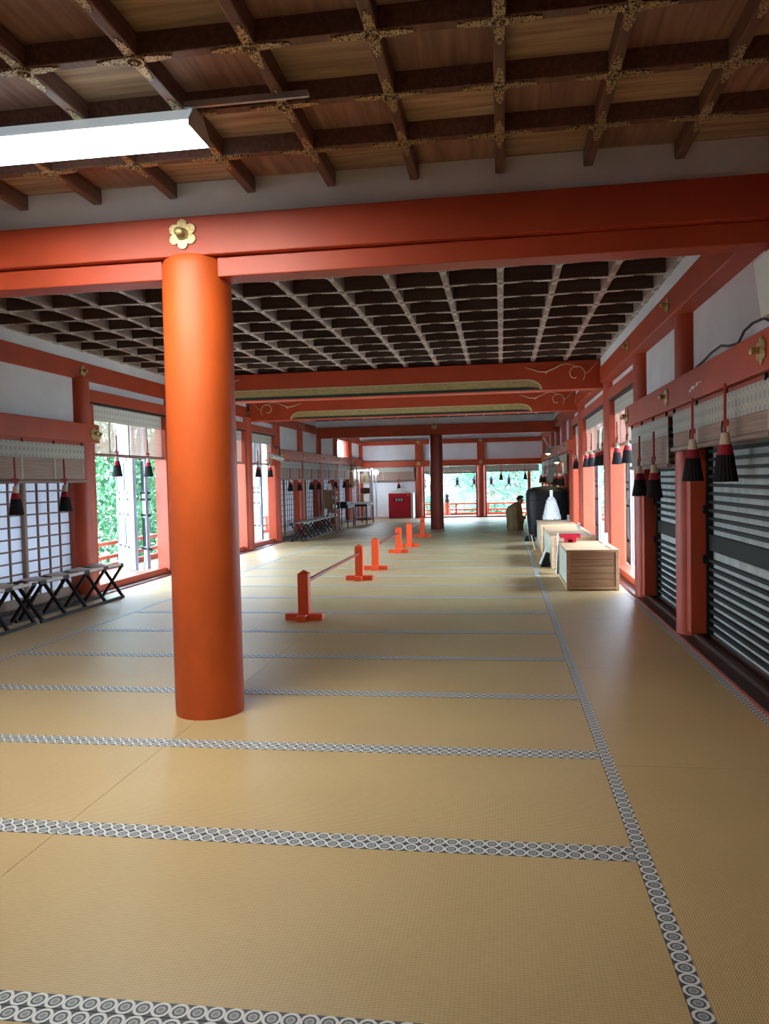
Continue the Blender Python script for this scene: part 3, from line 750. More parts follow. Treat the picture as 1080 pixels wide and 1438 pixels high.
t = thing('crossbeam', 'plain vermilion crossbeam over the far dark red pillar', 'beam', (0, 21.3, 2.53))
obj('beam', MB().box(-4.95, 1.45, -0.11, 0.11, 0.0, 0.285), M['red'], t, bevel=0.006)
fitting(t, (-1.76, -0.11, 0.235), '-y', 0.085)
struct('wall_transom', MB().box(-5.1, 1.5, 21.28, 21.40, 2.815, 3.06), M['plaster'])

# ------------------------------------------------------------------ far wall
w = MB()
w.box(-5.1, 1.6, 28.06, 28.12, 1.95, 3.1)
w.box(-5.1, -2.9, 28.06, 28.12, -0.05, 1.95)
struct('wall_back', w, M['plaster'])
for (z0, z1, yy) in ((1.80, 2.01, 27.90), (2.60, 2.75, 27.95)):
    o = trim(MB().box(-4.95, 1.42, yy, yy + 0.12, z0, z1), M['red'], bevel=0.006)
    for x in (-2.90, -0.70): fitting(o, (x, yy, (z0 + z1) / 2 + 0.01), '-y', 0.075)
for x in (-2.90, -0.70):
    trim(MB().lathe([(0.15, 0), (0.15, 2.0)], (x, 28.05, 0), n=24), M['red'], smooth=True)
    trim(MB().box(x - 0.13, x + 0.13, 27.97, 28.10, 2.0, 2.62), M['red'])
    for d in (-1, 1):
        if x + d * 0.2 > -2.95: trim(MB().box(x + d * 0.15 - 0.04, x + d * 0.15 + 0.04, 28.0, 28.12, 0, 1.85), M['red'])
trim(MB().box(-5.0, 1.6, 27.94, 28.14, -0.12, 0.015), M['red'])
trim(MB().box(0.915, 1.02, 28.02, 28.12, 0, 1.85), M['red'])

# back end behind the camera: open front with posts and header
trim(MB().box(-5.3, 1.9, YB - 0.02, YB + 0.1, 1.9, 2.1), M['red'])
for x in (-3.0, -0.7): trim(MB().lathe([(0.15, 0), (0.15, 2.3)], (x, YB, 0), n=24), M['red'], smooth=True)
struct('wall_front', MB().box(-5.3, 1.9, YB - 0.14, YB - 0.04, -0.1, 3.1), M['plaster'])

# ------------------------------------------------------------------ outside: veranda, railings, eaves, ground
struct('ground', MB().box(-60, 60, -40, 90, -1.3, -1.15), M['ground'])
v = MB(); v.box(-6.75, -5.31, -4.5, 30.0, -0.14, -0.02); v.box(1.85, 3.3, -4.5, 30.0, -0.14, -0.02); v.box(-5.31, 1.85, 28.16, 30.0, -0.14, -0.02)
v.box(-6.75, 3.3, -5.6, -4.5, -0.14, -0.02)
struct('veranda_floor', v, M['veranda'])
e = MB(); e.box(-7.2, -5.0, -6, 30.6, 3.14, 3.24); e.box(1.5, 3.8, -6, 30.6, 3.14, 3.24); e.box(-5.0, 1.5, 28.0, 30.6, 3.14, 3.24); e.box(-5.0, 1.5, -6, -4.1, 3.14, 3.24)
struct('roof_eaves', e, M['eave'])
struct('roof', MB().box(-7.2, 3.8, -6, 30.6, 3.26, 3.40), M['eave'])

def railing(label, a, b, posts):
    t = thing('veranda_railing', label, 'railing', (0, 0, 0))
    a = Vector(a); b = Vector(b)
    obj('top_rail', MB().cyl((a.x, a.y, 0.40), (b.x, b.y, 0.40), 0.035), M['red'], t, smooth=True)
    obj('middle_rail', MB().bar((a.x, a.y, 0.17), (b.x, b.y, 0.17), 0.05, 0.06), M['red'], t)
    obj('bottom_rail', MB().bar((a.x, a.y, 0.02), (b.x, b.y, 0.02), 0.08, 0.08), M['red'], t)
    for i in range(posts + 1):
        p = a.lerp(b, i / posts)
        obj('post', MB().box(p.x - 0.035, p.x + 0.035, p.y - 0.035, p.y + 0.035, -0.02, 0.38), M['red'], t)
    return t
railing('low vermilion railing on the veranda outside the left open doors', (-6.5, -4, 0), (-6.5, 29.6, 0), 24)
railing('low vermilion railing beyond the far openings', (-6.5, 29.75, 0), (3.1, 29.75, 0), 8)
railing('low vermilion railing on the veranda outside the right open doors', (3.1, -4, 0), (3.1, 29.6, 0), 24)
t = thing('newel_post', 'red railing post with black onion finial, seen through the far opening', 'post', (-2.03, 29.6, -0.02))
obj('post', MB().lathe([(0.12, 0), (0.12, 0.48)], n=20), M['red'], t, smooth=True)
obj('finial', MB().lathe([(0.10, 0.48), (0.10, 0.62), (0.07, 0.64), (0.06, 0.68), (0.085, 0.72), (0.08, 0.76), (0.03, 0.80), (0.012, 0.83)], n=20), M['iron'], t, smooth=True)

# hanging lanterns under the far eaves
def lantern(label, x, y):
    t = thing('hanging_lantern', label, 'lantern', (x, y, 1.02), 0, 'bronze lanterns hanging under the far eaves')
    roof = MB(); roof.lathe([(0.155, 0.285), (0.10, 0.31), (0.06, 0.345), (0.025, 0.37)], n=6)
    for i in range(6):
        a = i * PI / 3; roof.tube([(0.13 * math.cos(a), 0.13 * math.sin(a), 0.29), (0.17 * math.cos(a), 0.17 * math.sin(a), 0.30), (0.185 * math.cos(a), 0.185 * math.sin(a), 0.34)], [0.016, 0.012, 0.004], 6)
    obj('roof', roof, M['bronze'], t)
    body = MB(); body.lathe([(0.075, 0.10), (0.085, 0.28)], n=6)
    body.lathe([(0.10, 0.085), (0.10, 0.105)], n=6); body.lathe([(0.098, 0.18), (0.098, 0.19)], n=6)
    obj('body', body, M['bronze'], t)
    for i in range(6):
        a = i * PI / 3; obj('leg', MB().tube([(0.07 * math.cos(a), 0.07 * math.sin(a), 0.09), (0.09 * math.cos(a), 0.09 * math.sin(a), 0.045), (0.135 * math.cos(a), 0.135 * math.sin(a), 0.0)], [0.016, 0.014, 0.01], 6), M['bronze'], t)
    obj('chain', MB().tube([(0, 0, 0.365), (0, 0, 2.125)], 0.008, 6), M['bronze'], t)
    obj('ring', MB().tube([(0.03 * math.cos(k * PI / 6), 0, 0.395 + 0.03 * math.sin(k * PI / 6)) for k in range(12)], 0.006, 6, closed=True), M['bronze'], t)
    return t
l0 = None
for i, x in enumerate((-2.75, -2.15, -1.55, -0.95, -0.35, 0.27)):
    lab = ['bronze hanging lantern nearest the far middle post on the left of the opening', 'bronze hanging lantern just right of the far dark red pillar', 'bronze hanging lantern second to the right of the far pillar',
           'bronze hanging lantern half hidden by the post between the far openings', 'bronze hanging lantern on the left in the rightmost far opening', 'bronze hanging lantern on the right in the rightmost far opening'][i]
    if l0 is None: l0 = lantern(lab, x * 1.02, 28.7)
    else:
        o = copy_tree(l0); o.location = (x * 1.02, 28.7, 1.02); relabel(o, lab)

# trees
def tree(label, x, y, h, rx, ry, rz, n, mat, seed, size=0.16, trunk=True, zc=None):
    r = random.Random(seed)
    t = thing('leafy_tree', label, 'tree', (x, y, -1.15), 0, 'trees outside the hall')
    zc = h - rz if zc is None else zc
    mb = MB()
    lumps = [(r.uniform(-.6, .6) * rx, r.uniform(-.6, .6) * ry, zc + r.uniform(-.7, .7) * rz, r.uniform(.35, .6)) for _ in range(16)]
    for i in range(n):
        lx, ly, lz, s = r.choice(lumps)
        v = Vector((r.gauss(0, 1), r.gauss(0, 1), r.gauss(0, 1))).normalized() * (r.random() ** 0.4)
        c = Vector((lx + v.x * rx * s, ly + v.y * ry * s, lz + v.z * rz * s))
        nn = Vector((r.gauss(0, 1), r.gauss(0, 1), r.gauss(0, 1) + .6)).normalized(); u = nn.orthogonal().normalized(); w = nn.cross(u)
        a = r.random() * 6.28; u, w = u * math.cos(a) + w * math.sin(a), w * math.cos(a) - u * math.sin(a)
        s = size * r.uniform(.6, 1.3); b = len(mb.v)
        mb.v += [tuple(c - u * s), tuple(c + w * s * .45), tuple(c + u * s), tuple(c - w * s * .45)]; mb.face([b, b + 1, b + 2, b + 3])
    o = obj('foliage', mb, mat, t, fix=False)
    if trunk:
        tb = MB(); tb.tube([(0, 0, -0.05), (0.05, 0.1, h * .3), (-.1, 0, h * .55), (0.1, 0, h * .8)], [0.20, 0.16, 0.11, 0.05], 10)
        for k in range(5):
            z = h * r.uniform(.25, .6); a = r.random() * 6.28
            tb.tube([(0, 0.05, z), (math.cos(a) * rx * .35, math.sin(a) * ry * .35, z + .5), (math.cos(a) * rx * .7, math.sin(a) * ry * .7, z + 1.1)], [0.09, 0.06, 0.025], 8)
        obj('trunk', tb, M['trunk'], t, smooth=True)
    return t
tree('dense green tree filling the near left open doorway', -9.6, 16.6, 6.5, 2.6, 3.2, 3.6, 22000, M['leaf'], 1, 0.075, zc=2.6)
tree('green shrub-like tree behind the railing outside the left doorway', -11.8, 24.5, 6.0, 2.5, 3.0, 3.4, 12000, M['leaf'], 2, 0.085, zc=2.4)
tree('pale green tree behind the middle far opening, left of the far pillar', -4.6, 36.5, 6.2, 2.0, 1.8, 3.0, 16000, M['leaf2'], 3, 0.075)
tree('pale green tree behind the middle far opening, right of the far pillar', -1.1, 42.0, 6.2, 2.4, 2.0, 2.9, 16000, M['leaf2'], 4, 0.075)
tree('pale green tree with bare forked trunk behind the rightmost far opening', 0.7, 35.5, 6.0, 1.7, 1.8, 2.2, 12000, M['leaf2'], 5, 0.075)
tree('low pale green bush-like tree beyond the far railing at the right', 4.2, 41, 5.4, 2.4, 2.0, 2.8, 14000, M['leaf2'], 6, 0.085)
tree('low leafy bush beyond the far railing on the left side', -4.0, 32.6, 1.9, 1.9, 0.9, 0.8, 5000, M['leaf2'], 11, 0.09, False)
tree('low leafy bush beyond the far railing behind the newel post', -0.2, 32.4, 1.8, 1.9, 0.9, 0.8, 5000, M['leaf2'], 12, 0.09, False)
tree('low leafy bush beyond the far railing on the right side', 3.6, 32.8, 1.9, 1.9, 0.9, 0.8, 5000, M['leaf2'], 13, 0.09, False)
tree('tall backdrop tree far behind the far openings', -0.6, 52, 8.5, 6.5, 2.5, 3.6, 22000, M['leaf2'], 14, 0.12, zc=3.4)
tree('tall tree outside the right wall beside the shutters', 9.0, 16, 7, 2.8, 5.0, 3.4, 4000, M['leaf'], 8, 0.17)

# ------------------------------------------------------------------ rolled blinds
def blind(label, axis, pos, a0, a1, zt, zb, val=0.16, nb=2, facing=1, group='rolled bamboo blinds along the hall', sm='bamboo'):
    """axis 'y': blind lies along y at x=pos; axis 'x': along x at y=pos. facing: sign of the room side"""
    t = thing('bamboo_blind', label, 'blind', (pos, (a0 + a1) / 2, zb) if axis == 'y' else ((a0 + a1) / 2, pos, zb), 0, group)
    h = (a1 - a0) / 2; H = zt - zb
    def Bx(mb, d0, d1, u0, u1, z0, z1):
        d0, d1 = sorted((d0 * facing, d1 * facing))
        if axis == 'y': mb.box(d0, d1, u0, u1, z0, z1)
        else: mb.box(u0, u1, d0, d1, z0, z1)
        return mb
    obj('screen', Bx(MB(), -0.004, 0.0, -h, h, 0.02, H), M[sm], t)
    vb = MB(); Bx(vb, 0.0, 0.005, -h - 0.005, h + 0.005, H - val, H + 0.004)
    for fi, f in enumerate(vb.f):
        vb.uv[fi] = [((vb.v[i][1] if axis == 'y' else vb.v[i][0]) + h, vb.v[i][2] - H) for i in f]
    obj('valance', vb, M['valance'], t)
    for i in range(nb + 2):
        u = -h + 0.02 + (2 * h - 0.04) * i / (nb + 1); w = 0.018 if 0 < i < nb + 1 else 0.012
        obj('band', Bx(MB(), 0.0005, 0.004, u - w, u + w, 0.03, H - val), M['band'], t)
    a, b = ((0, -h - 0.03, 0.02), (0, h + 0.03, 0.02)) if axis == 'y' else ((-h - 0.03, 0, 0.02), (h + 0.03, 0, 0.02))
    obj('roll', MB().cyl(a, b, 0.022, n=12), M['rollwood'], t, smooth=True)
    for i in range(nb + 2):
        u = -h + 0.05 + (2 * h - 0.10) * i / (nb + 1)
        obj('hook', Bx(MB(), -0.004, 0.014, u - 0.007, u + 0.007, H - 0.004, H + 0.035), M['iron'], t)
    return t
M['rollwood'] = wood('blind_roll_wood', (0.20, 0.12, 0.10), (0.34, 0.23, 0.20), 0.5, 'y')
xb = {'R': 1.405, 'L': -4.955}
fc = {'R': -1, 'L': 1}
far_n = {9: 'first', 10: 'second', 11: 'third', 12: 'fourth', 13: 'fifth'}
for side in 'RL':
    wl = 'right' if side == 'R' else 'left'
    for i, (y0, y1) in enumerate(zip(YS, YS[1:])):
        if y0 < 2: continue
        op = (y0, y1) in OPEN_R
        if op:
            x = PX[side] - SG[side] * 0.02
            nm = {8.93: 'nearest', 11.5: 'middle', 15.2: 'farthest'}[y0]
            blind('half-rolled bamboo blind with patterned valance in the %s open bay of the %s wall' % (nm, wl), 'y', x, y0 + 0.17, y1 - 0.17, 2.38, 1.73, 0.20, 3, fc[side], sm='bamboo_thin')
        else:
            if y0 == 2.3: lab = 'rolled bamboo blind on the %s wall just beyond the photo edge' % wl
            elif y0 == 4.4: lab = 'rolled bamboo blind above the %s on the %s wall, nearest the camera' % ('black slatted shutters' if side == 'R' else 'shoji screens', wl)
            elif y0 == 6.85: lab = 'rolled bamboo blind on the %s wall beside the nearest open bay' % wl
            else: lab = 'rolled bamboo blind on the far %s wall, %s beyond the open bays' % (wl, far_n[i])
            zb = 1.40
            if side == 'R' and y0 == 4.4: zb = 1.53
            if y0 == 2.3: continue
            blind(lab, 'y', xb[side], y0 + 0.10 if y0 > 5 else y0 + 0.0, y1 - 0.10, 1.84, zb, 0.16, 2, fc[side])
blind('rolled bamboo blind above the white wall and red cabinet at the far end', 'x', 27.885, -4.75, -3.08, 1.79, 1.31, 0.15, 2, -1)
blind('tightly rolled bamboo blind in the middle far opening behind the dark pillar', 'x', 27.885, -2.70, -0.87, 1.79, 1.53, 0.15, 3, -1)
blind('tightly rolled bamboo blind in the rightmost far opening', 'x', 27.885, -0.53, 1.30, 1.79, 1.56, 0.15, 3, -1)

# ------------------------------------------------------------------ tassels
def make_tassel(label, cordlen=0.24):
    t = thing('tassel', label, 'tassel', (0, 0, 0), 0, 'black and red tassels hanging on the blinds')
    # origin: top of the cream cap
    cap = [(0.012, 0.0), (0.024, -0.004), (0.026, -0.03), (0.034, -0.075)]
    obj('cap', MB().lathe(cap[::-1], n=18), M['tasselwhite'], t, smooth=True)
    obj('red_band', MB().lathe([(0.049, -0.135), (0.036, -0.073)], n=18), M['tasselred'], t, smooth=True)
    fr = MB()
    base = len(fr.v); n = 36
    rows = [(0.047, -0.133), (0.055, -0.20), (0.066, -0.27), (0.070, -0.295)]
    for r, z in rows:
        for i in range(n):
            a = 2 * PI * i / n; q = r * (1 + (0.06 if i % 2 else -0.02)); fr.v.append((q * math.cos(a), q * math.sin(a), z + (0.006 if (i * 7) % 5 < 2 and z < -.29 else 0)))
    for j in range(3):
        for i in range(n): fr.face([base + j * n + i, base + j * n + (i + 1) % n, base + (j + 1) * n + (i + 1) % n, base + (j + 1) * n + i])
    fr.face([base + 3 * n + i for i in range(n)]); fr.face([base + i for i in reversed(range(n))])
    obj('fringe', fr, M['tasselblack'], t)
    obj('cord', MB().tube([(0, 0, -0.002), (0.0, 0.004, 0.05), (0, 0, 0.05 + cordlen)], 0.0085, 8), M['cord'], t, smooth=True)
    bow = MB()
    for sg in (1, -1):
        bow.tube([(0, sg * 0.035 + 0.025 * math.cos(k * PI / 5), 0.055 + 0.016 * math.sin(k * PI / 5)) for k in range(10)], 0.006, 6, closed=True)
    obj('bow', bow, M['cord'], t, smooth=True)
    hk = MB().tube([(-0.006, 0.03, 0.07), (-0.008, 0.045, 0.03), (-0.006, 0.04, -0.02), (-0.004, 0.02, -0.055), (0.012, 0.0, -0.06)], 0.005, 6)
    obj('hook', hk, M['iron'], t, smooth=True)
    return t
T0 = make_tassel('black and red tassel with a cream cap, left one on the nearest right blind')
TOFF = {'R': 1.345, 'L': -4.895}
tas = []
def tassel(label, x, y, ztop, sc=1.0, rot=0, long=1.0):
    o = T0 if not tas else copy_tree(T0)
    o.location = (x, y, ztop); o.scale = (sc, sc, sc); o.rotation_euler = (0, 0, rot); relabel(o, label); tas.append(o); return o
tassel('large black and red tassel on the nearest right blind, left of its pair', 1.335, 5.80, 1.59)
tassel('large black and red tassel on the nearest right blind, right of its pair', 1.325, 4.95, 1.59)
tassel('black and red tassel on right blind beside open bay, left of its pair', 1.335, 7.95, 1.435)
tassel('black and red tassel on right blind beside open bay, right of its pair', 1.335, 7.22, 1.435)
tassel('black and red tassel over the near left shoji, the left of its pair', -4.87, 7.33, 1.375)
tassel('black and red tassel over the near left shoji, the right of its pair', -4.87, 8.24, 1.375)
tassel('black and red tassel in the nearest left open doorway, before the green foliage', -4.98, 9.70, 1.745, 0.92)
tassel('black and red tassel in the nearest left open doorway, before the open door leaf', -4.98, 10.62, 1.745, 0.92)
tassel('black and red tassel in nearest right open bay, left of its pair', 1.50, 10.6, 1.77, 0.95)
tassel('black and red tassel in nearest right open bay, right of its pair', 1.50, 9.77, 1.77, 0.95)
tassel('black and red tassel in the middle right open bay, leftmost of its row', 1.50, 14.3, 1.78, 0.95)
tassel('black and red tassel in the middle right open bay, second from the left', 1.50, 13.55, 1.78, 0.95)
tassel('black and red tassel in the middle right open bay, third from the left', 1.50, 12.6, 1.78, 0.95)
tassel('black and red tassel in the middle right open bay, rightmost of its row', 1.50, 12.1, 1.78, 0.95)
tassel('black and red tassel in the narrow farthest open bay of the right wall', 1.50, 16.3, 1.77, 0.95)
tassel('black and red tassel in far left open doorway, left of its pair', -4.98, 15.75, 1.745, 0.92)
tassel('black and red tassel in far left open doorway, right of its pair', -4.98, 16.6, 1.745, 0.92)
for side in 'LR':
    wl = 'left' if side == 'L' else 'right'
    for i in range(9, 14):
        y0, y1 = YS[i], YS[i + 1]
        for q, fr_ in (('nearer', 0.3), ('farther', 0.7)):
            if side == 'L' and i == 13: continue
            tassel('small tassel on the %s blind of the far %s wall, %s of its pair' % (far_n[i], wl, q), -4.88 if side == 'L' else 1.335, y0 + (y1 - y0) * fr_, 1.42, 0.95)
tassel('black and red tassel on the far end blind above the red cabinet', -3.62, 27.83, 1.30, 1.0, PI / 2)
tassel('black and red tassel in rightmost far opening, left of its pair', 0.0, 27.83, 1.56, 1.0, PI / 2)
tassel('black and red tassel in rightmost far opening, right of its pair', 0.83, 27.83, 1.56, 1.0, PI / 2)

# ------------------------------------------------------------------ folding benches
def bench(label, x, y0, n, L=1.74):
    t = thing('folding_bench', label, 'bench', (x, y0, 0), 0, 'black folding benches along the left wall')
    xf, xr_ = 0.135, -0.135
    pitch = (L - 0.06) / (n - 1)
    for nm, xx, z in (('bottom_rail', xf, 0.016), ('bottom_rail', xr_, 0.016), ('top_rail', xf, 0.405), ('top_rail', xr_, 0.405)):
        obj(nm, MB().bar((xx, 0, z), (xx, L, z), 0.024, 0.030), M['black'], t, bevel=0.003)
    for i in range(n):
        y = 0.03 + pitch * i
        obj('leg', MB().bar((xf, y, 0.02), (xr_, y, 0.40), 0.026, 0.032, up=(0, 1, 0)), M['black'], t)
        obj('leg', MB().bar((xr_, y + 0.03, 0.02), (xf, y + 0.03, 0.40), 0.026, 0.032, up=(0, 1, 0)), M['black'], t)
    for i in range(n - 1):
        ya = 0.03 + pitch * i + 0.075; yb = 0.03 + pitch * (i + 1) - 0.045
        mb = MB()
        def fn(u, v, off=0.0):
            xx = xf + 0.013 + (xr_ - xf - 0.026) * u; sag = 0.018 * math.sin(PI * u)
            return (xx, ya + (yb - ya) * v, 0.4265 - sag)
        mb.grid(fn, 8, 2)
        o = obj('seat_cloth', mb, M['cloth'], t, smooth=True); sm = o.modifiers.new('thick', 'SOLIDIFY'); sm.thickness = 0.004
        # wrapped hems
        hm = MB().bar((xf + 0.0135, ya, 0.412), (xf + 0.0135, yb, 0.412), 0.003, 0.03)
        obj('hem', hm, M['cloth'], t)
    return t
B0 = bench('black folding bench with pale cloth seats, ending at the near left open doorway', -4.685, 7.17, 5)
def cp(o, loc, label, group=None):
    c = copy_tree(o); c.location = loc; return relabel(c, label, group)
cp(B0, (-4.70, 5.38, 0), 'black folding bench with pale cloth seats at the left edge of the photo')
cp(B0, (-4.60, 17.25, 0), 'black folding bench with pale seats far back along the left wall, the nearer of two')
cp(B0, (-4.62, 19.02, 0), 'black folding bench with pale seats far back beside the wooden rack')

# ------------------------------------------------------------------ barriers
def barrier(label, x, ya, yb):
    t = thing('barrier', label, 'barrier', (x, ya, 0), 0, 'low vermilion barriers on the tatami')
    for y in (0, yb - ya):
        p = MB(); h = 0.052
        p.box(-h, h, y - h, y + h, 0.0, 0.455)
        b = len(p.v); p.v += [(-h, y - h, 0.455), (h, y - h, 0.455), (h, y + h, 0.455), (-h, y + h, 0.455), (0, y, 0.49)]
        for q in ((0, 1, 4), (1, 2, 4), (2, 3, 4), (3, 0, 4)): p.face([b + i for i in q])
        obj('post', p, M['barrier'], t)
        obj('cross_foot', MB().box(-0.185, 0.185, y - 0.045, y + 0.045, 0.0, 0.062), M['barrier'], t, bevel=0.004)
        obj('long_foot', MB().box(-0.045, 0.045, y - 0.16, y + 0.16, 0.0, 0.060), M['barrier'], t, bevel=0.004)
    obj('rail', MB().cyl((0.0, 0.02, 0.365), (0.0, yb - ya - 0.02, 0.365), 0.019, n=12), M['rail'], t, smooth=True)
barrier('low vermilion barrier of two posts and a dark rail, nearest the camera', -1.93, 7.47, 10.5)
barrier('low vermilion barrier of two posts and a dark rail, middle of the three', -1.90, 11.7, 14.4)
barrier('low vermilion barrier of two posts and a rail, nearest the far dark pillar', -1.85, 15.7, 18.35)

# ------------------------------------------------------------------ offertory boxes
def offbox(label, x0, x1, y0, y1, h=0.48):
    t = thing('offertory_box', label, 'box', ((x0 + x1) / 2, (y0 + y1) / 2, 0), 0, 'pale wooden boxes along the right wall')
    a, b = (x1 - x0) / 2, (y1 - y0) / 2; p = 0.042
    for sx in (-1, 1):
        for sy in (-1, 1):
            obj('corner_post', MB().box(sx * a - (p if sx > 0 else 0), sx * a + (0 if sx > 0 else p), sy * b - (p if sy > 0 else 0), sy * b + (0 if sy > 0 else p), 0, h - 0.03), M['box'], t, bevel=0.003)
    for sy in (-1, 1):
        mb = MB(); n = 5; z0 = 0.05
        for i in range(n):
            zz = z0 + (h - 0.08) * i / n; mb.box(-a + p, a - p, sy * b - sy * 0.028, sy * b - sy * 0.010, zz + 0.0015, zz + (h - 0.08) / n - 0.0015)
        obj('plank_front' if sy < 0 else 'plank_back', mb, M['boxdk'], t)
        obj('bottom_rail', MB().box(-a + p, a - p, min(sy * b, sy * b - sy * 0.03), max(sy * b, sy * b - sy * 0.03), 0.012, 0.05), M['box'], t, bevel=0.002)
    for sx in (-1, 1):
        mb = MB()
        for i in range(3):
            zz = 0.05 + (h - 0.09) * i / 3; mb.box(sx * a - sx * 0.028, sx * a - sx * 0.010, -b + p, b - p, zz + 0.0015, zz + (h - 0.09) / 3 - 0.0015)
        obj('side_panel', mb, M['duckcloth'] if sx < 0 else M['boxdk'], t)
        obj('side_rail', MB().box(min(sx * a, sx * a - sx * 0.03), max(sx * a, sx * a - sx * 0.03), -b + p, b - p, 0.0, 0.05), M['box'], t, bevel=0.002)
    obj('floor_panel', MB().box(-a + p, a - p, -b + p, b - p, 0.02, 0.035), M['boxdk'], t)
    tp = MB(); tp.box(-a - 0.006, a + 0.006, -b - 0.006, -b + 0.06, h - 0.03, h); tp.box(-a - 0.006, a + 0.006, b - 0.06, b + 0.006, h - 0.03, h)
    tp.box(-a - 0.006, -a + 0.09, -b + 0.06, b - 0.06, h - 0.03, h); tp.box(a - 0.07, a + 0.006, -b + 0.06, b - 0.06, h - 0.03, h)
    tp.box(-a + 0.09, a - 0.085, -b + 0.06, b - 0.06, h - 0.032, h - 0.003)
    obj('top', tp, M['box'], t, bevel=0.002)
    obj('slot', MB().box(a - 0.085, a - 0.07, -b + 0.06, b - 0.06, h - 0.03, h - 0.02), M['black'], t)
    return t
offbox('pale wooden offertory box nearest the camera, beside the right wall', 0.745, 1.345, 9.43, 10.75)
offbox('long pale wooden offertory box in the middle of the three', 0.71, 1.345, 11.70, 13.98)
offbox('pale wooden offertory box farthest back, just before the black drum shape', 0.69, 1.32, 14.42, 15.98)

def card(label, x, y, z, w, h, tilt=0.0, rot=0.0, marks=3):
    t = thing('card_sign', label, 'sign', (x, y, z), rot)
    m = Matrix.Rotation(tilt, 4, 'X')
    obj('board', MB().box(-w / 2, w / 2, -0.003, 0.003, 0.0, h, m), M['white'], t)
    ft = MB().box(-w / 2 * .9, w / 2 * .9, -0.02, 0.025, 0.0, 0.008)
    obj('foot', ft, M['white'], t)
    if marks:
        mk = MB()
        for i in range(marks):
            xx = -w / 2 + w * (i + 1) / (marks + 1)
            for q in range(5): mk.box(xx - 0.003, xx + 0.004, -0.0042, -0.003, h * (.2 + .13 * q), h * (.2 + .13 * q) + h * .08, m)
        obj('printed_marks', mk, M['greyblue'], t)
    return t
M['greyblue'] = simple('grey_blue_ink', (0.18, 0.2, 0.32), 0.7, var=0.05)
card('small white card with blue-grey writing on the nearest offertory box', 1.275, 10.1, 0.48, 0.060, 0.15, 0.08)
card('small white card on the middle offertory box', 1.22, 12.9, 0.48, 0.045, 0.12, 0.08)
card('small white card on the farthest offertory box', 1.29, 15.75, 0.48, 0.045, 0.11, 0.08)

t = thing('footed_tray', 'glossy red footed tray on the rear of the nearest offertory box', 'tray', (0.885, 10.60, 0.48))
obj('tray', MB().box(-0.122, 0.122, -0.10, 0.10, 0.062, 0.070).box(-0.128, 0.128, -0.106, -0.098, 0.062, 0.10).box(-0.128, 0.128, 0.098, 0.106, 0.062, 0.10).box(-0.128, -0.120, -0.098, 0.098, 0.062, 0.10).box(0.120, 0.128, -0.098, 0.098, 0.062, 0.10), M['redlac'], t)
pd = MB()
for (x0, x1, y0, y1) in ((-0.075, -0.028, -0.07, -0.062), (0.028, 0.075, -0.07, -0.062), (-0.075, 0.075, 0.062, 0.07), (-0.075, -0.067, -0.062, 0.062), (0.067, 0.075, -0.062, 0.062)): pd.box(x0, x1, y0, y1, 0.0, 0.062)
pd.box(-0.028, 0.028, -0.07, -0.062, 0.04, 0.062)
obj('pedestal', pd, M['redlac'], t)

# standing sign boards beside the boxes
t = thing('easel_sign', 'white-edged board on a black easel leaning beside the middle offertory box', 'sign', (0.645, 12.0, 0))
m = Matrix.Rotation(math.radians(22), 4, 'Y')
obj('board', MB().box(-0.10, -0.085, -0.09, 0.09, 0.002, 0.27, m), M['white'], t)
obj('support', MB().prism([(-0.085, 0.0), (0.055, 0.0), (0.055, 0.20), (0.005, 0.215)], -0.10, 0.10, 'y'), M['black'], t)
t = thing('round_sided_sign', 'white board held by a half-round wooden stand beside the farthest offertory box', 'sign', (0.582, 13.85, 0))
for yy in (-0.13, 0.13):
    pts = [(0.10 * math.cos(a * PI / 16), 0.10 * math.sin(a * PI / 16)) for a in range(17)]
    obj('half_round_side', MB().prism(pts, yy - 0.01, yy + 0.01, 'y'), M['box'], t)
obj('board', MB().box(-0.008, 0.008, -0.11, 0.11, 0.015, 0.34, Matrix.Rotation(math.radians(-14), 4, 'Y')), M['white'], t)
obj('foot', MB().box(-0.10, 0.10, -0.12, 0.12, 0.0, 0.012), M['box'], t)
t = thing('round_sided_sign', 'dark half-round sign stand farthest along the right aisle, before the drum shape', 'sign', (0.58, 16.85, 0))
for yy in (-0.13, 0.13):
    pts = [(0.11 * math.cos(a * PI / 16), 0.11 * math.sin(a * PI / 16)) for a in range(17)]
    obj('half_round_side', MB().prism(pts, yy - 0.01, yy + 0.01, 'y'), M['black'], t)
obj('board', MB().box(-0.006, 0.006, -0.17, 0.17, 0.015, 0.36, Matrix.Rotation(math.radians(-14), 4, 'Y')), M['grey'], t)
t = thing('folding_screen_sign', 'white thin board standing behind the nearest offertory box beside the red tray', 'sign', (0.73, 11.05, 0))
obj('board', MB().box(-0.005, 0.005, -0.05, 0.05, 0.0, 0.57, Matrix.Rotation(math.radians(3), 4, 'Y')), M['white'], t)
obj('back_support', MB().box(0.01, 0.10, -0.02, 0.02, 0.0, 0.40), M['blackcloth'], t)

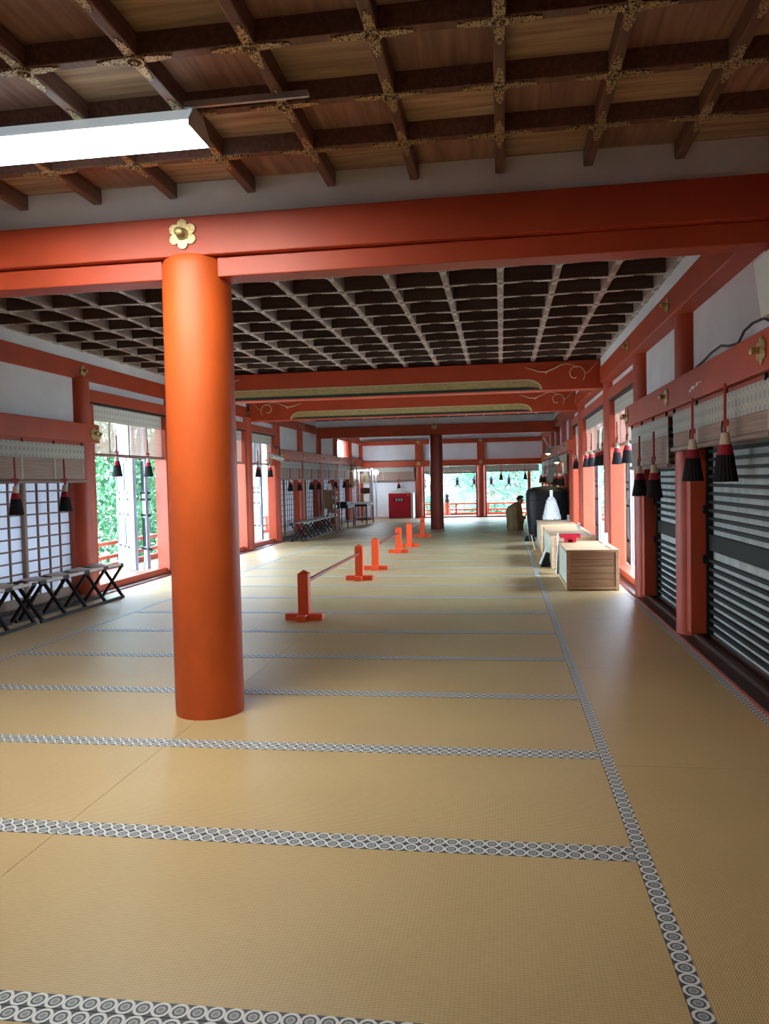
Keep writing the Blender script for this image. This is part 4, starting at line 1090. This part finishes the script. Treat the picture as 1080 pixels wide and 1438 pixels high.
# paper streamers on a stick
t = thing('paper_streamer_wand', 'tiered white paper streamers on an upright stick behind the boxes', 'ritual wand', (0.965, 15.72, 0.48))
obj('stick', MB().box(-0.028, 0.028, -0.012, 0.012, 0.46, 0.60), M['white'], t)
obj('core', MB().cyl((0, 0, 0.012), (0, 0, 0.47), 0.014), M['box'], t)
obj('base', MB().box(-0.10, 0.10, -0.06, 0.06, 0.0, 0.014), M['box'], t)
r = random.Random(3)
st = MB()
for tier in range(6):
    zt = 0.47 - tier * 0.055; n = 9 + tier * 2
    for i in range(n):
        a = 2 * PI * (i + 0.5 * (tier % 2)) / n + r.uniform(-.1, .1); ca, sa = math.cos(a), math.sin(a)
        rr = 0.03; z = zt; w = 0.017 + r.uniform(-.004, .008); side = 0
        zend = max(0.02, zt - 0.25 - tier * 0.05)
        steps = int((zt - zend) / 0.04)
        for k in range(steps):
            r2 = 0.055 + 0.115 * ((0.47 - (z - 0.04)) / 0.45) ** 0.85 + (0.016 if k % 2 else -0.008) + r.uniform(-.008, .008)
            r2 = max(r2, rr - 0.01)
            tx, ty = -sa, ca; sh = 0.017 * (1 if k % 2 else -1)
            b = len(st.v)
            for (R, Z, s) in ((rr, z, -1), (rr, z, 1), (r2, z - 0.04, 1), (r2, z - 0.04, -1)):
                st.v.append((R * ca + tx * (w * s + sh), R * sa * 0.75 + ty * (w * s + sh), Z))
            st.face([b, b + 1, b + 2, b + 3]); rr = r2; z -= 0.04
obj('paper_streamers', st, M['white'], t, fix=False)

# large dark drum shape
t = thing('covered_drum', 'large black rounded drum-like bulk with domed top standing before the far right wall', 'drum', (1.045, 19.0, 0))
mb = MB(); n = 48
prof = [(0.41, 0.0), (0.425, 0.10), (0.450, 0.35), (0.470, 0.60), (0.478, 0.85), (0.475, 0.98), (0.455, 1.03), (0.38, 1.07), (0.24, 1.105), (0.10, 1.12), (0.02, 1.122)]
base = 0
for rx, z in prof:
    for i in range(n):
        a = 2 * PI * i / n; c, s_ = math.cos(a), math.sin(a); e_ = 0.55
        mb.v.append((rx * math.copysign(abs(c) ** e_, c), 0.40 / 0.478 * rx * math.copysign(abs(s_) ** e_, s_), z))
for j in range(len(prof) - 1):
    for i in range(n): mb.face([j * n + i, j * n + (i + 1) % n, (j + 1) * n + (i + 1) % n, (j + 1) * n + i])
mb.face([i for i in reversed(range(n))]); mb.face([(len(prof) - 1) * n + i for i in range(n)])
obj('body', mb, M['blackcloth'], t, smooth=True)
for z in (0.20, 0.42, 0.62, 0.80, 0.93):
    rr = 0.41 + 0.07 * min(1, z / 0.85); pts = []
    for i in range(48):
        a = 2 * PI * i / 48; c, s_ = math.cos(a), math.sin(a)
        pts.append((rr * math.copysign(abs(c) ** .55, c), 0.40 / 0.478 * rr * math.copysign(abs(s_) ** .55, s_), z))
    obj('hoop', MB().tube(pts, 0.006, 5, closed=True), M['iron'], t)
t = thing('dark_stand', 'small black upright stand at the foot of the drum shape', 'stand', (0.74, 17.9, 0))
obj('upright', MB().box(-0.035, 0.035, -0.03, 0.03, 0.02, 0.27), M['black'], t, bevel=0.004)
obj('foot', MB().box(-0.06, 0.06, -0.08, 0.08, 0.0, 0.02), M['black'], t)

# ------------------------------------------------------------------ kneeling person
def person(loc):
    t = thing('person', 'person in loose brown robe kneeling and bowing before black drum shape, holding cane', 'person', loc)
    V = []; E = []; R = []
    def add(p, r, parent=None):
        V.append(p); R.append(r)
        if parent is not None: E.append((parent, len(V) - 1))
        return len(V) - 1
    pel = add((-0.03, 0, 0.24), 0.12)
    sp1 = add((-0.045, 0, 0.40), 0.115, pel); sp2 = add((-0.01, 0, 0.56), 0.12, sp1); nk = add((0.085, 0, 0.655), 0.050, sp2)
    hd0 = add((0.125, 0, 0.705), 0.062, nk); hd1 = add((0.142, 0, 0.775), 0.083, hd0); hd2 = add((0.135, 0, 0.825), 0.066, hd1)
    nose = add((0.228, 0, 0.735), 0.014, hd1); chin = add((0.185, 0, 0.682), 0.028, hd0)
    for s in (-1, 1):
        add((0.125, s * 0.088, 0.755), 0.015, hd1)
        sh = add((0.03, s * 0.17, 0.585), 0.055, sp2); el = add((0.10, s * 0.20, 0.40), 0.045, sh); wr = add((0.205, s * 0.085, 0.335), 0.028, el)
        pm = add((0.235, s * 0.05, 0.32), 0.026, wr)
        for k in range(4):
            a = add((0.262, s * (0.05 - 0.012 * k), 0.332 - 0.020 * k), 0.0085, pm); b = add((0.278 - 0.003 * k, s * (0.028 - 0.008 * k), 0.330 - 0.020 * k), 0.008, a)
            add((0.268, s * (0.012 - 0.004 * k), 0.326 - 0.019 * k), 0.007, b)
        th = add((0.232, s * 0.025, 0.345), 0.009, pm); add((0.245, s * 0.012, 0.362), 0.008, th)
        kn = add((0.15, s * 0.12, 0.085), 0.075, pel); an = add((-0.13, s * 0.10, 0.055), 0.045, kn); add((-0.20, s * 0.10, 0.03), 0.028, an)
    me = bpy.data.meshes.new('body'); me.from_pydata(V, E, [])
    o = bpy.data.objects.new('body', me); C.objects.link(o); o.parent = t; me.materials.append(M['skin'])
    sk = o.modifiers.new('skin', 'SKIN'); sk.use_smooth_shade = True
    for i, v in enumerate(me.skin_vertices[0].data): v.radius = (R[i], R[i]); v.use_root = (i == 0)
    ss = o.modifiers.new('sub', 'SUBSURF'); ss.levels = 1; ss.render_levels = 1
    # robe: lofted ellipses with folds
    prof = [(0.0, -0.005, 0.195, 0.20), (0.08, -0.005, 0.195, 0.205), (0.20, -0.012, 0.190, 0.205), (0.32, -0.022, 0.190, 0.215), (0.42, -0.035, 0.195, 0.225), (0.52, -0.028, 0.190, 0.225), (0.60, 0.0, 0.165, 0.205), (0.655, 0.035, 0.115, 0.14), (0.695, 0.068, 0.072, 0.082)]
    mb = MB(); n = 48
    for z, cx, rx, ry in prof:
        for i in range(n):
            a = 2 * PI * i / n; fold = 1 + 0.035 * math.sin(9 * a + 2.2 * z) * max(0, 1 - z / 0.65) + 0.015 * math.sin(17 * a)
            mb.v.append((cx + rx * math.cos(a) * fold, ry * math.sin(a) * fold, z))
    for j in range(len(prof) - 1):
        for i in range(n): mb.face([j * n + i, j * n + (i + 1) % n, (j + 1) * n + (i + 1) % n, (j + 1) * n + i])
    o = obj('robe', mb, M['robe'], t, smooth=True); sm = o.modifiers.new('thick', 'SOLIDIFY'); sm.thickness = 0.008; sm.offset = 1
    for s in (-1, 1):
        sl = MB(); m = 20
        secs = [((0.02, s * 0.19, 0.60), 0.05, 0.06), ((0.07, s * 0.235, 0.47), 0.075, 0.055), ((0.115, s * 0.215, 0.36), 0.085, 0.05), ((0.165, s * 0.145, 0.295), 0.075, 0.045), ((0.195, s * 0.10, 0.27), 0.07, 0.04)]
        for (c, a_, b_) in secs:
            for i in range(m):
                an = 2 * PI * i / m; f = 1 + 0.05 * math.sin(5 * an)
                sl.v.append((c[0] + a_ * 0.45 * math.sin(an) * f, c[1] + b_ * math.sin(an) * 0.8, c[2] + a_ * 1.1 * math.cos(an) * f - (0.03 if math.cos(an) < 0 else 0)))
        for j in range(len(secs) - 1):
            for i in range(m): sl.face([j * m + i, j * m + (i + 1) % m, (j + 1) * m + (i + 1) % m, (j + 1) * m + i])
        o = obj('sleeve', sl, M['robe'], t, smooth=True); sm = o.modifiers.new('thick', 'SOLIDIFY'); sm.thickness = 0.006
    col = MB()
    for s in (-1, 1): col.tube([(0.02, s * 0.05, 0.705), (0.09, s * 0.078, 0.675), (0.155, s * 0.06, 0.58), (0.178, s * 0.035, 0.46), (0.185, s * 0.02, 0.34)], [0.016, 0.018, 0.017, 0.015, 0.012], 8)
    obj('collar', col, M['robedark'], t, smooth=True)
    hr = MB(); tilt = Matrix.Translation((0.137, 0, 0.782)) @ Matrix.Rotation(math.radians(22), 4, 'Y')
    def hf(u, v):
        ca, sa = math.cos(2 * PI * u), math.sin(2 * PI * u); lim = 1.05 if ca > 0.5 else 1.05 + 0.95 * min(1, (0.5 - ca))
        th = v * lim
        return tilt @ Vector((0.098 * math.sin(th) * ca, 0.096 * math.sin(th) * sa, 0.108 * math.cos(th)))
    hr.grid(hf, 32, 10)
    o = obj('hair', hr, M['hair'], t, smooth=True)
    return t
person((0.335, 20.35, 0.0))
t = thing('cane', 'thin dark cane in the hands of the kneeling person', 'cane', (0.545, 20.24, 0))
obj('shaft', MB().tube([(-0.055, 0.02, 0.006), (0.04, 0.10, 0.345)], [0.012, 0.014], 10), M['black'], t, smooth=True)
obj('grip', MB().tube([(0.04, 0.10, 0.34), (0.05, 0.11, 0.385), (0.075, 0.11, 0.40), (0.10, 0.11, 0.385)], 0.014, 10), M['black'], t, smooth=True)

# ------------------------------------------------------------------ lamps and devices
t = thing('ceiling_lamp', 'long white fluorescent ceiling lamp glowing at upper left', 'lamp', (-1.93, 3.33, 2.87))
obj('housing', MB().prism([(-0.10, 0.02), (0.125, 0.02), (0.04, 0.09), (-0.045, 0.09)], -0.65, 0.65, 'x'), M['housing'], t)
dm = MB().prism([(-0.095, 0.004), (0.12, 0.004), (0.115, -0.002), (-0.09, -0.002)], -0.645, 0.645, 'x')
obj('rim', MB().prism([(-0.104, 0.02), (-0.096, 0.02), (-0.096, -0.004), (-0.104, -0.004)], -0.65, 0.65, 'x').prism([(0.121, 0.02), (0.129, 0.02), (0.129, -0.004), (0.121, -0.004)], -0.65, 0.65, 'x'), M['lampside'], t)
obj('diffuser', dm, M['lampglow'], t)
for sx in (-1, 1):
    obj('end_cap', MB().prism([(-0.11, 0.02), (-0.11, -0.006), (0.135, -0.006), (0.135, 0.02), (0.045, 0.094), (-0.05, 0.094)], sx * 0.65, sx * 0.656, 'x'), M['whitemetal'], t)
t = thing('mounting_rail', 'thin grey metal rail on the ceiling running right from the glowing lamp', 'rail', (-1.30, 3.25, 2.952))
obj('rail', MB().box(0.0, 0.535, -0.02, 0.02, 0.0, 0.013), M['alum'], t)
obj('lip', MB().box(0.0, 0.535, -0.024, -0.018, -0.014, 0.013), M['alum'], t)

t = thing('loudspeaker', 'white box loudspeaker at the right photo edge above the cable', 'speaker', (1.42, 4.20, 2.145))
m = Matrix.Rotation(math.radians(-12), 4, 'Y')
obj('cabinet', MB().prism([(-0.075, 0.0), (0.07, 0.0), (0.095, 0.36), (-0.115, 0.29)], -0.16, 0.16, 'y'), M['whitemetal'], t, bevel=0.008)
obj('badge', MB().box(-0.05, -0.037, -0.1645, -0.16, 0.06, 0.085), M['black'], t)
obj('bracket', MB().box(-0.02, 0.06, -0.04, 0.04, -0.06, 0.0), M['iron'], t)
t = thing('cable', 'black cable lying loose along the right rail below the loudspeaker', 'cable', (0, 0, 0))
obj('wire', MB().tube([(1.41, 6.0, 2.118), (1.40, 5.75, 2.125), (1.40, 5.55, 2.15), (1.41, 5.35, 2.165), (1.40, 5.15, 2.13), (1.41, 4.98, 2.118), (1.41, 4.86, 2.17), (1.42, 4.74, 2.19), (1.42, 4.55, 2.18), (1.41, 4.35, 2.118)], 0.008, 8), M['black'], t, smooth=True)

t = thing('tube_light', 'white tube-shaped wall light beside the far left open doorway', 'lamp', (-4.80, 16.5, 1.90))
obj('tube', MB().cyl((0, -0.42, 0.02), (0, 0.42, -0.03), 0.055, n=16), M['whitemetal'], t, smooth=True)
obj('arm', MB().tube([(0.0, 0.25, 0.02), (0.0, 0.25, 0.22), (-0.12, 0.25, 0.24), (-0.155, 0.6, 0.18)], 0.014, 8), M['iron'], t, smooth=True)

def clamp_lamp(label, loc, warm, sc=1.0, arm=True):
    t = thing('clamp_lamp', label, 'lamp', loc)
    obj('shade', MB().lathe([(0.03, 0.15), (0.05, 0.14), (0.06, 0.09), (0.10, 0.0), (0.103, -0.004), (0.095, 0.0), (0.05, 0.085), (0.02, 0.10)], n=24), M['grey'], t, smooth=True)
    obj('bulb', MB().lathe([(0.02, 0.06), (0.05, 0.03), (0.055, 0.0), (0.03, -0.02), (0.005, -0.025)], n=16), warm, t, smooth=True)
    obj('socket', MB().lathe([(0.03, 0.14), (0.03, 0.20), (0.02, 0.21)], n=16), M['grey'], t, smooth=True)
    obj('arm', MB().tube([(0, 0, 0.20), (-0.11, 0, 0.40)], 0.018, 8) if arm else MB().tube([(0, 0, 0.20), (0.09, 0, 0.25)], 0.014, 8), M['whitemetal'], t, smooth=True)
    if arm: obj('cord', MB().tube([(0, 0, 0.20), (0.12, 0.02, 0.16), (0.26, 0.02, 0.18)], 0.012, 8), M['whitemetal'], t, smooth=True)
    return t
clamp_lamp('grey clamp lamp on an angled white arm high on the far right wall', (1.13, 19.4, 1.90), M['bulb'])
clamp_lamp('grey bell-shaped clamp lamp lower down, glowing over the drum shape', (1.27, 18.5, 1.67), M['bulb'], arm=False)

# far right odds and ends
t = thing('grey_board', 'tilted dark grey board hanging among the tassels above the drum shape', 'board', (1.215, 20.5, 1.22))
obj('panel', MB().box(-0.08, 0.08, -0.012, 0.012, 0.0, 0.36, Matrix.Rotation(math.radians(10), 4, 'Y')), M['grey'], t)
obj('cord', MB().tube([(0.06, 0, 0.34), (0.12, 0.0, 0.50), (0.16, 0, 0.66)], 0.006, 6), M['black'], t)
t = thing('side_table', 'dark wooden side table hidden behind the drum shape', 'table', (1.12, 22.0, 0))
obj('table_top', MB().box(-0.28, 0.28, -0.5, 0.5, 1.02, 1.06), M['rackwood'], t)
for sx in (-1, 1):
    for sy in (-1, 1): obj('leg', MB().box(sx * 0.25 - 0.02, sx * 0.25 + 0.02, sy * 0.46 - 0.02, sy * 0.46 + 0.02, 0, 1.02), M['rackwood'], t)
t = thing('yellow_stand', 'small yellow wooden stand peeping over the drum shape', 'stand', (1.22, 21.7, 1.06))
obj('top', MB().box(-0.15, 0.15, -0.12, 0.12, 0.10, 0.145), M['yellow'], t)
for sx in (-1, 1): obj('leg', MB().box(sx * 0.12 - 0.02, sx * 0.12 + 0.02, -0.10, 0.10, 0.0, 0.10), M['yellow'], t)
t = thing('orange_board', 'bright orange board standing against the right wall beside the drum shape', 'board', (1.395, 20.05, 0))
obj('panel', MB().box(-0.012, 0.012, -0.5, 0.5, 0.0, 1.27), M['orange'], t)
obj('edge', MB().box(-0.018, 0.018, -0.51, -0.5, 0.0, 1.28), M['yellow'], t)
for i, (x, y, z) in enumerate(((1.24, 20.2, 1.12), (1.34, 25.0, 2.13))):
    pass
t = thing('paper_tag', 'small white paper tag hanging beside the orange board', 'tag', (1.36, 18.9, 1.30))
obj('sheet', MB().box(-0.025, 0.025, -0.002, 0.002, 0.0, 0.10), M['white'], t)
obj('string', MB().tube([(0, 0, 0.10), (0.0, 0, 0.45), (0.03, 0, 0.60)], 0.003, 6), M['black'], t)

# ------------------------------------------------------------------ far left furniture
t = thing('metal_cabinet', 'red metal fire cabinet with a pale sloped top against the far white wall', 'cabinet', (-3.50, 27.45, 0))
obj('body', MB().box(-0.40, 0.46, -0.30, 0.28, 0.0, 0.88), M['whitemetal'], t)
obj('door', MB().box(-0.40, 0.38, -0.325, -0.30, 0.02, 0.88), M['redbox'], t, bevel=0.01)
obj('sloped_top', MB().prism([(-0.42, 0.88), (0.48, 0.88), (0.10, 1.05), (-0.06, 1.05)], -0.30, 0.28, 'y'), M['whitemetal'], t)
pl = obj('window_plate', MB().box(-0.215, 0.13, -0.332, -0.325, 0.60, 0.725), M['black'], t)
mk = MB()
for i in range(3):
    x = -0.165 + i * 0.095
    mk.box(x, x + 0.07, -0.334, -0.332, 0.685, 0.695); mk.box(x + 0.03, x + 0.04, -0.334, -0.332, 0.625, 0.705); mk.box(x + 0.005, x + 0.065, -0.334, -0.332, 0.65, 0.66); mk.box(x, x + 0.075, -0.334, -0.332, 0.62, 0.63)
obj('characters', mk, M['white'], pl)
obj('latch', MB().box(0.27, 0.30, -0.335, -0.325, 0.80, 0.83), M['white'], t)

t = thing('display_rack', 'brown wooden display rack with slanted shelves and white boxes by the left wall', 'rack', (-4.62, 21.12, 0))
for (dx, dy) in ((-0.16, -0.28), (0.16, -0.28), (-0.16, 0.28), (0.16, 0.28)):
    obj('upright', MB().box(dx - 0.02, dx + 0.02, dy - 0.02, dy + 0.02, 0, 1.20 if dx > 0 else 1.28), M['rackwood'], t)
for i, z in enumerate((0.12, 0.36, 0.60, 0.84, 1.08)):
    mm = Matrix.Translation((0, 0, z)) @ Matrix.Rotation(math.radians(14), 4, 'Y')
    obj('shelf', MB().box(-0.17, 0.17, -0.28, 0.28, -0.01, 0.01, mm), M['rackwood'], t)
obj('side_brace', MB().bar((-0.16, -0.305, 0.2), (0.16, -0.305, 0.9), 0.012, 0.05).bar((-0.16, -0.305, 0.9), (0.16, -0.305, 0.5), 0.012, 0.05), M['rackwood'], t)
obj('side_panel', MB().box(-0.15, 0.10, -0.298, -0.290, 0.62, 1.10), M['rackwood'], t)
for i, z in enumerate((0.385, 0.625, 0.865)):
    b = obj('white_box', MB().box(-0.05, 0.09, -0.11, 0.11, 0, 0.07), M['white']); b.location = (-4.585, 21.12, z + 0.01); b.rotation_euler = (0, math.radians(14), 0)
    tag(b, 'small white box on the %s shelf of the brown display rack' % ('second', 'third', 'fourth')[i], 'box', 'white boxes on the display rack')
t = thing('leaflet', 'white leaflet propped up on top of the brown display rack', 'leaflet', (-4.60, 20.92, 1.12))
obj('sheet', MB().box(-0.06, 0.06, -0.005, 0.005, 0.0, 0.18, Matrix.Rotation(math.radians(-15), 4, 'Y')), M['white'], t)
obj('fold', MB().box(-0.03, 0.03, 0.006, 0.012, 0.0, 0.14, Matrix.Rotation(math.radians(-15), 4, 'Y')), M['white'], t)

def tbl(label, x, y, w, l, h, mt):
    t = thing('table', label, 'table', (x, y, 0))
    obj('table_top', MB().box(-w / 2, w / 2, -l / 2, l / 2, h - 0.03, h), mt, t, bevel=0.004)
    obj('apron', MB().box(-w / 2 + .02, w / 2 - .02, -l / 2 + .02, l / 2 - .02, h - 0.09, h - 0.03), M['black'], t)
    for sx in (-1, 1):
        for sy in (-1, 1):
            obj('leg', MB().bar((sx * (w / 2 - .03), sy * (l / 2 - .03), 0), (sx * (w / 2 - .03), sy * (l / 2 - .03), h - 0.09), 0.03), M['black'], t)
        obj('stretcher', MB().bar((sx * (w / 2 - .03), -(l / 2 - .03), 0.2), (sx * (w / 2 - .03), l / 2 - .03, 0.2), 0.02), M['black'], t)
    return t
tbl('black thin-legged table carrying a flat black box, beside the display rack', -4.53, 22.45, 0.42, 0.95, 0.66, M['black'])
tbl('thin-legged table with a pale top in front of the glass display case', -4.27, 24.3, 0.42, 1.3, 0.65, M['cloth'])
b = obj('flat_box', MB().box(-0.15, 0.15, -0.35, 0.35, 0, 0.09), M['black'], bevel=0.006); b.location = (-4.53, 22.4, 0.66); tag(b, 'flat black box lying on the nearer far-left table', 'box')

t = thing('display_case', 'tall glass display case with bright shelves in the far left corner', 'display case', (-4.64, 26.6, 0))
W = 0.23; D = 0.25
for sx in (-1, 1):
    for sy in (-1, 1): obj('upright', MB().box(sx * W - 0.018, sx * W + 0.018, sy * D - 0.018, sy * D + 0.018, 0, 1.74), M['alum'], t)
for z in (0.10, 0.62, 0.90, 1.27): obj('shelf', MB().box(-W, W, -D, D, z - 0.012, z), M['whitemetal'], t)
obj('top', MB().box(-W - .02, W + .02, -D - .02, D + .02, 1.72, 1.76), M['whitemetal'], t)
obj('plinth', MB().box(-W - .02, W + .02, -D - .02, D + .02, 0.0, 0.085), M['frame'], t)
obj('glass', MB().box(-W, W, -D - 0.004, -D, 0.1, 1.72), M['glass'], t)
obj('glass', MB().box(W, W + 0.004, -D, D, 0.1, 1.72), M['glass'], t)
obj('light', MB().box(-0.2, 0.2, -0.03, 0.03, 1.69, 1.715), M['coolbulb'], t)
t = thing('poster', 'cream poster with dark writing inside the top of the glass display case', 'poster', (-4.62, 26.45, 1.27))
obj('sheet', MB().box(-0.11, 0.11, -0.004, 0.004, 0, 0.30), M['poster'], t)
mk = MB(); mk.tube([(-0.05, -0.006, 0.23), (0.0, -0.006, 0.17), (0.05, -0.006, 0.24)], 0.012, 6); mk.box(-0.06, 0.06, -0.006, -0.004, 0.10, 0.115); mk.box(-0.05, 0.05, -0.006, -0.004, 0.06, 0.075)
obj('printed_marks', mk, M['rackwood'], t)
t = thing('dark_drum', 'small dark drum lying in the glass display case below the poster', 'drum', (-4.61, 26.5, 1.005))
obj('body', MB().lathe([(0.09, -0.13), (0.105, 0), (0.09, 0.13)], n=24, axis='x'), M['rackwood'], t, smooth=True)
for sx in (-1, 1): obj('rim', MB().lathe([(0.098, sx * 0.12), (0.098, sx * 0.14)], n=24, axis='x'), M['black'], t)
t = thing('gold_figure', 'golden figure standing on the middle shelf of the glass display case', 'figurine', (-4.72, 26.5, 0.62))
obj('robe', MB().lathe([(0.08, 0.0), (0.085, 0.03), (0.05, 0.10), (0.06, 0.15), (0.03, 0.19)], n=20), M['gold'], t, smooth=True)
obj('head', MB().lathe([(0.01, 0.185), (0.035, 0.21), (0.03, 0.245), (0.005, 0.26)], n=16), M['gold'], t, smooth=True)
t = thing('white_vase', 'white bottle vase on the lowest shelf of the glass display case', 'vase', (-4.60, 26.5, 0.10))
obj('body', MB().lathe([(0.06, 0.0), (0.085, 0.08), (0.085, 0.26), (0.04, 0.33), (0.03, 0.39), (0.04, 0.41)], n=24), M['white'], t, smooth=True)
obj('rim', MB().lathe([(0.042, 0.405), (0.042, 0.418)], n=24), M['black'], t)
t = thing('globe_lamp', 'glowing white globe lamp at the top right of the glass display case', 'lamp', (-4.26, 26.7, 0))
obj('globe', MB().lathe([(0.02, 1.545), (0.07, 1.56), (0.095, 1.62), (0.07, 1.68), (0.02, 1.70)], n=20), M['coolbulb'], t, smooth=True)
obj('pole', MB().cyl((0, 0, 0.03), (0, 0, 1.55), 0.018), M['alum'], t, smooth=True)
obj('base', MB().lathe([(0.10, 0.0), (0.10, 0.02), (0.03, 0.035)], n=24), M['alum'], t, smooth=True)
t = thing('gold_ornament', 'hanging bundle of gold and orange strips lit beside the glass display case', 'ornament', (-4.78, 25.0, 1.10))
r = random.Random(5)
for k in range(9):
    a = r.uniform(-.07, .07); b = r.uniform(-.14, .14)
    obj('strip', MB().tube([(0.0, 0, 0.60), (a * .5, b * .5, 0.45), (a, b, 0.2), (a * 1.1, b * 1.2, 0.02 * k)], [0.006, 0.016, 0.022, 0.006], 6), M['gold'] if k % 3 else M['orange'], t, smooth=True)
obj('cord', MB().tube([(0, 0, 0.70), (-0.02, 0, 0.85), (-0.145, 0, 0.95)], 0.006, 6), M['cord'], t)
obj('ring', MB().lathe([(0.05, 0.58), (0.06, 0.60), (0.05, 0.64), (0.015, 0.70)], n=16), M['gilt'], t, smooth=True)

# ------------------------------------------------------------------ light
w = bpy.data.worlds.new('World'); bpy.context.scene.world = w; w.use_nodes = True
nt = w.node_tree; nt.nodes.clear()
out = nt.nodes.new('ShaderNodeOutputWorld'); bg = nt.nodes.new('ShaderNodeBackground')
bg.inputs[0].default_value = (0.63, 0.82, 1.0, 1); bg.inputs[1].default_value = 26.0
nt.links.new(bg.outputs[0], out.inputs[0])
sun = bpy.data.lights.new('sun', 'SUN'); sun.energy = 10.0; sun.angle = math.radians(3); sun.color = (1, .96, .88)
so = bpy.data.objects.new('sun', sun); C.objects.link(so); so.rotation_euler = (math.radians(18), math.radians(-22), 0)
def portal(loc, rot, sx, sy):
    l = bpy.data.lights.new('sky_portal', 'AREA'); l.shape = 'RECTANGLE'; l.size = sx; l.size_y = sy; l.cycles.is_portal = True
    o = bpy.data.objects.new('sky_portal', l); C.objects.link(o); o.location = loc; o.rotation_euler = rot
for (y0, y1) in sorted(OPEN_R):
    portal((1.72, (y0 + y1) / 2, 1.2), (0, PI / 2, 0), 2.4, y1 - y0)
    portal((-5.22, (y0 + y1) / 2, 1.2), (0, -PI / 2, 0), 2.4, y1 - y0)
portal((-0.75, 28.15, 1.0), (-PI / 2, 0, 0), 4.3, 2.0)

# ------------------------------------------------------------------ camera
cam = bpy.data.cameras.new('camera'); co = bpy.data.objects.new('camera', cam); C.objects.link(co)
F = 1103.49; yaw, pitch, roll = 0.148232292, -0.040505831, -0.0221484061
cam.sensor_fit = 'VERTICAL'; cam.sensor_height = 24.0; cam.lens = F / 1438 * 24.0; cam.clip_start = 0.05; cam.clip_end = 300
cy, sy = math.cos(yaw), math.sin(yaw)
fw = Vector((-sy * math.cos(pitch), cy * math.cos(pitch), math.sin(pitch))); rg = Vector((cy, sy, 0)); up = rg.cross(fw)
r2 = rg * math.cos(roll) + up * math.sin(roll); u2 = r2.cross(fw)
co.matrix_world = Matrix(((r2.x, u2.x, -fw.x, 0), (r2.y, u2.y, -fw.y, 0), (r2.z, u2.z, -fw.z, 1.35), (0, 0, 0, 1)))
sc = bpy.context.scene
sc.camera = co
sc.view_settings.view_transform = 'Standard'; sc.view_settings.look = 'None'; sc.view_settings.gamma = 1.0; sc.view_settings.use_curve_mapping = False
sc.view_settings.exposure = 0.25
sc.cycles.max_bounces = 10; sc.cycles.diffuse_bounces = 6; sc.cycles.transparent_max_bounces = 12
sc.cycles.sample_clamp_indirect = 8.0; sc.cycles.use_denoising = True
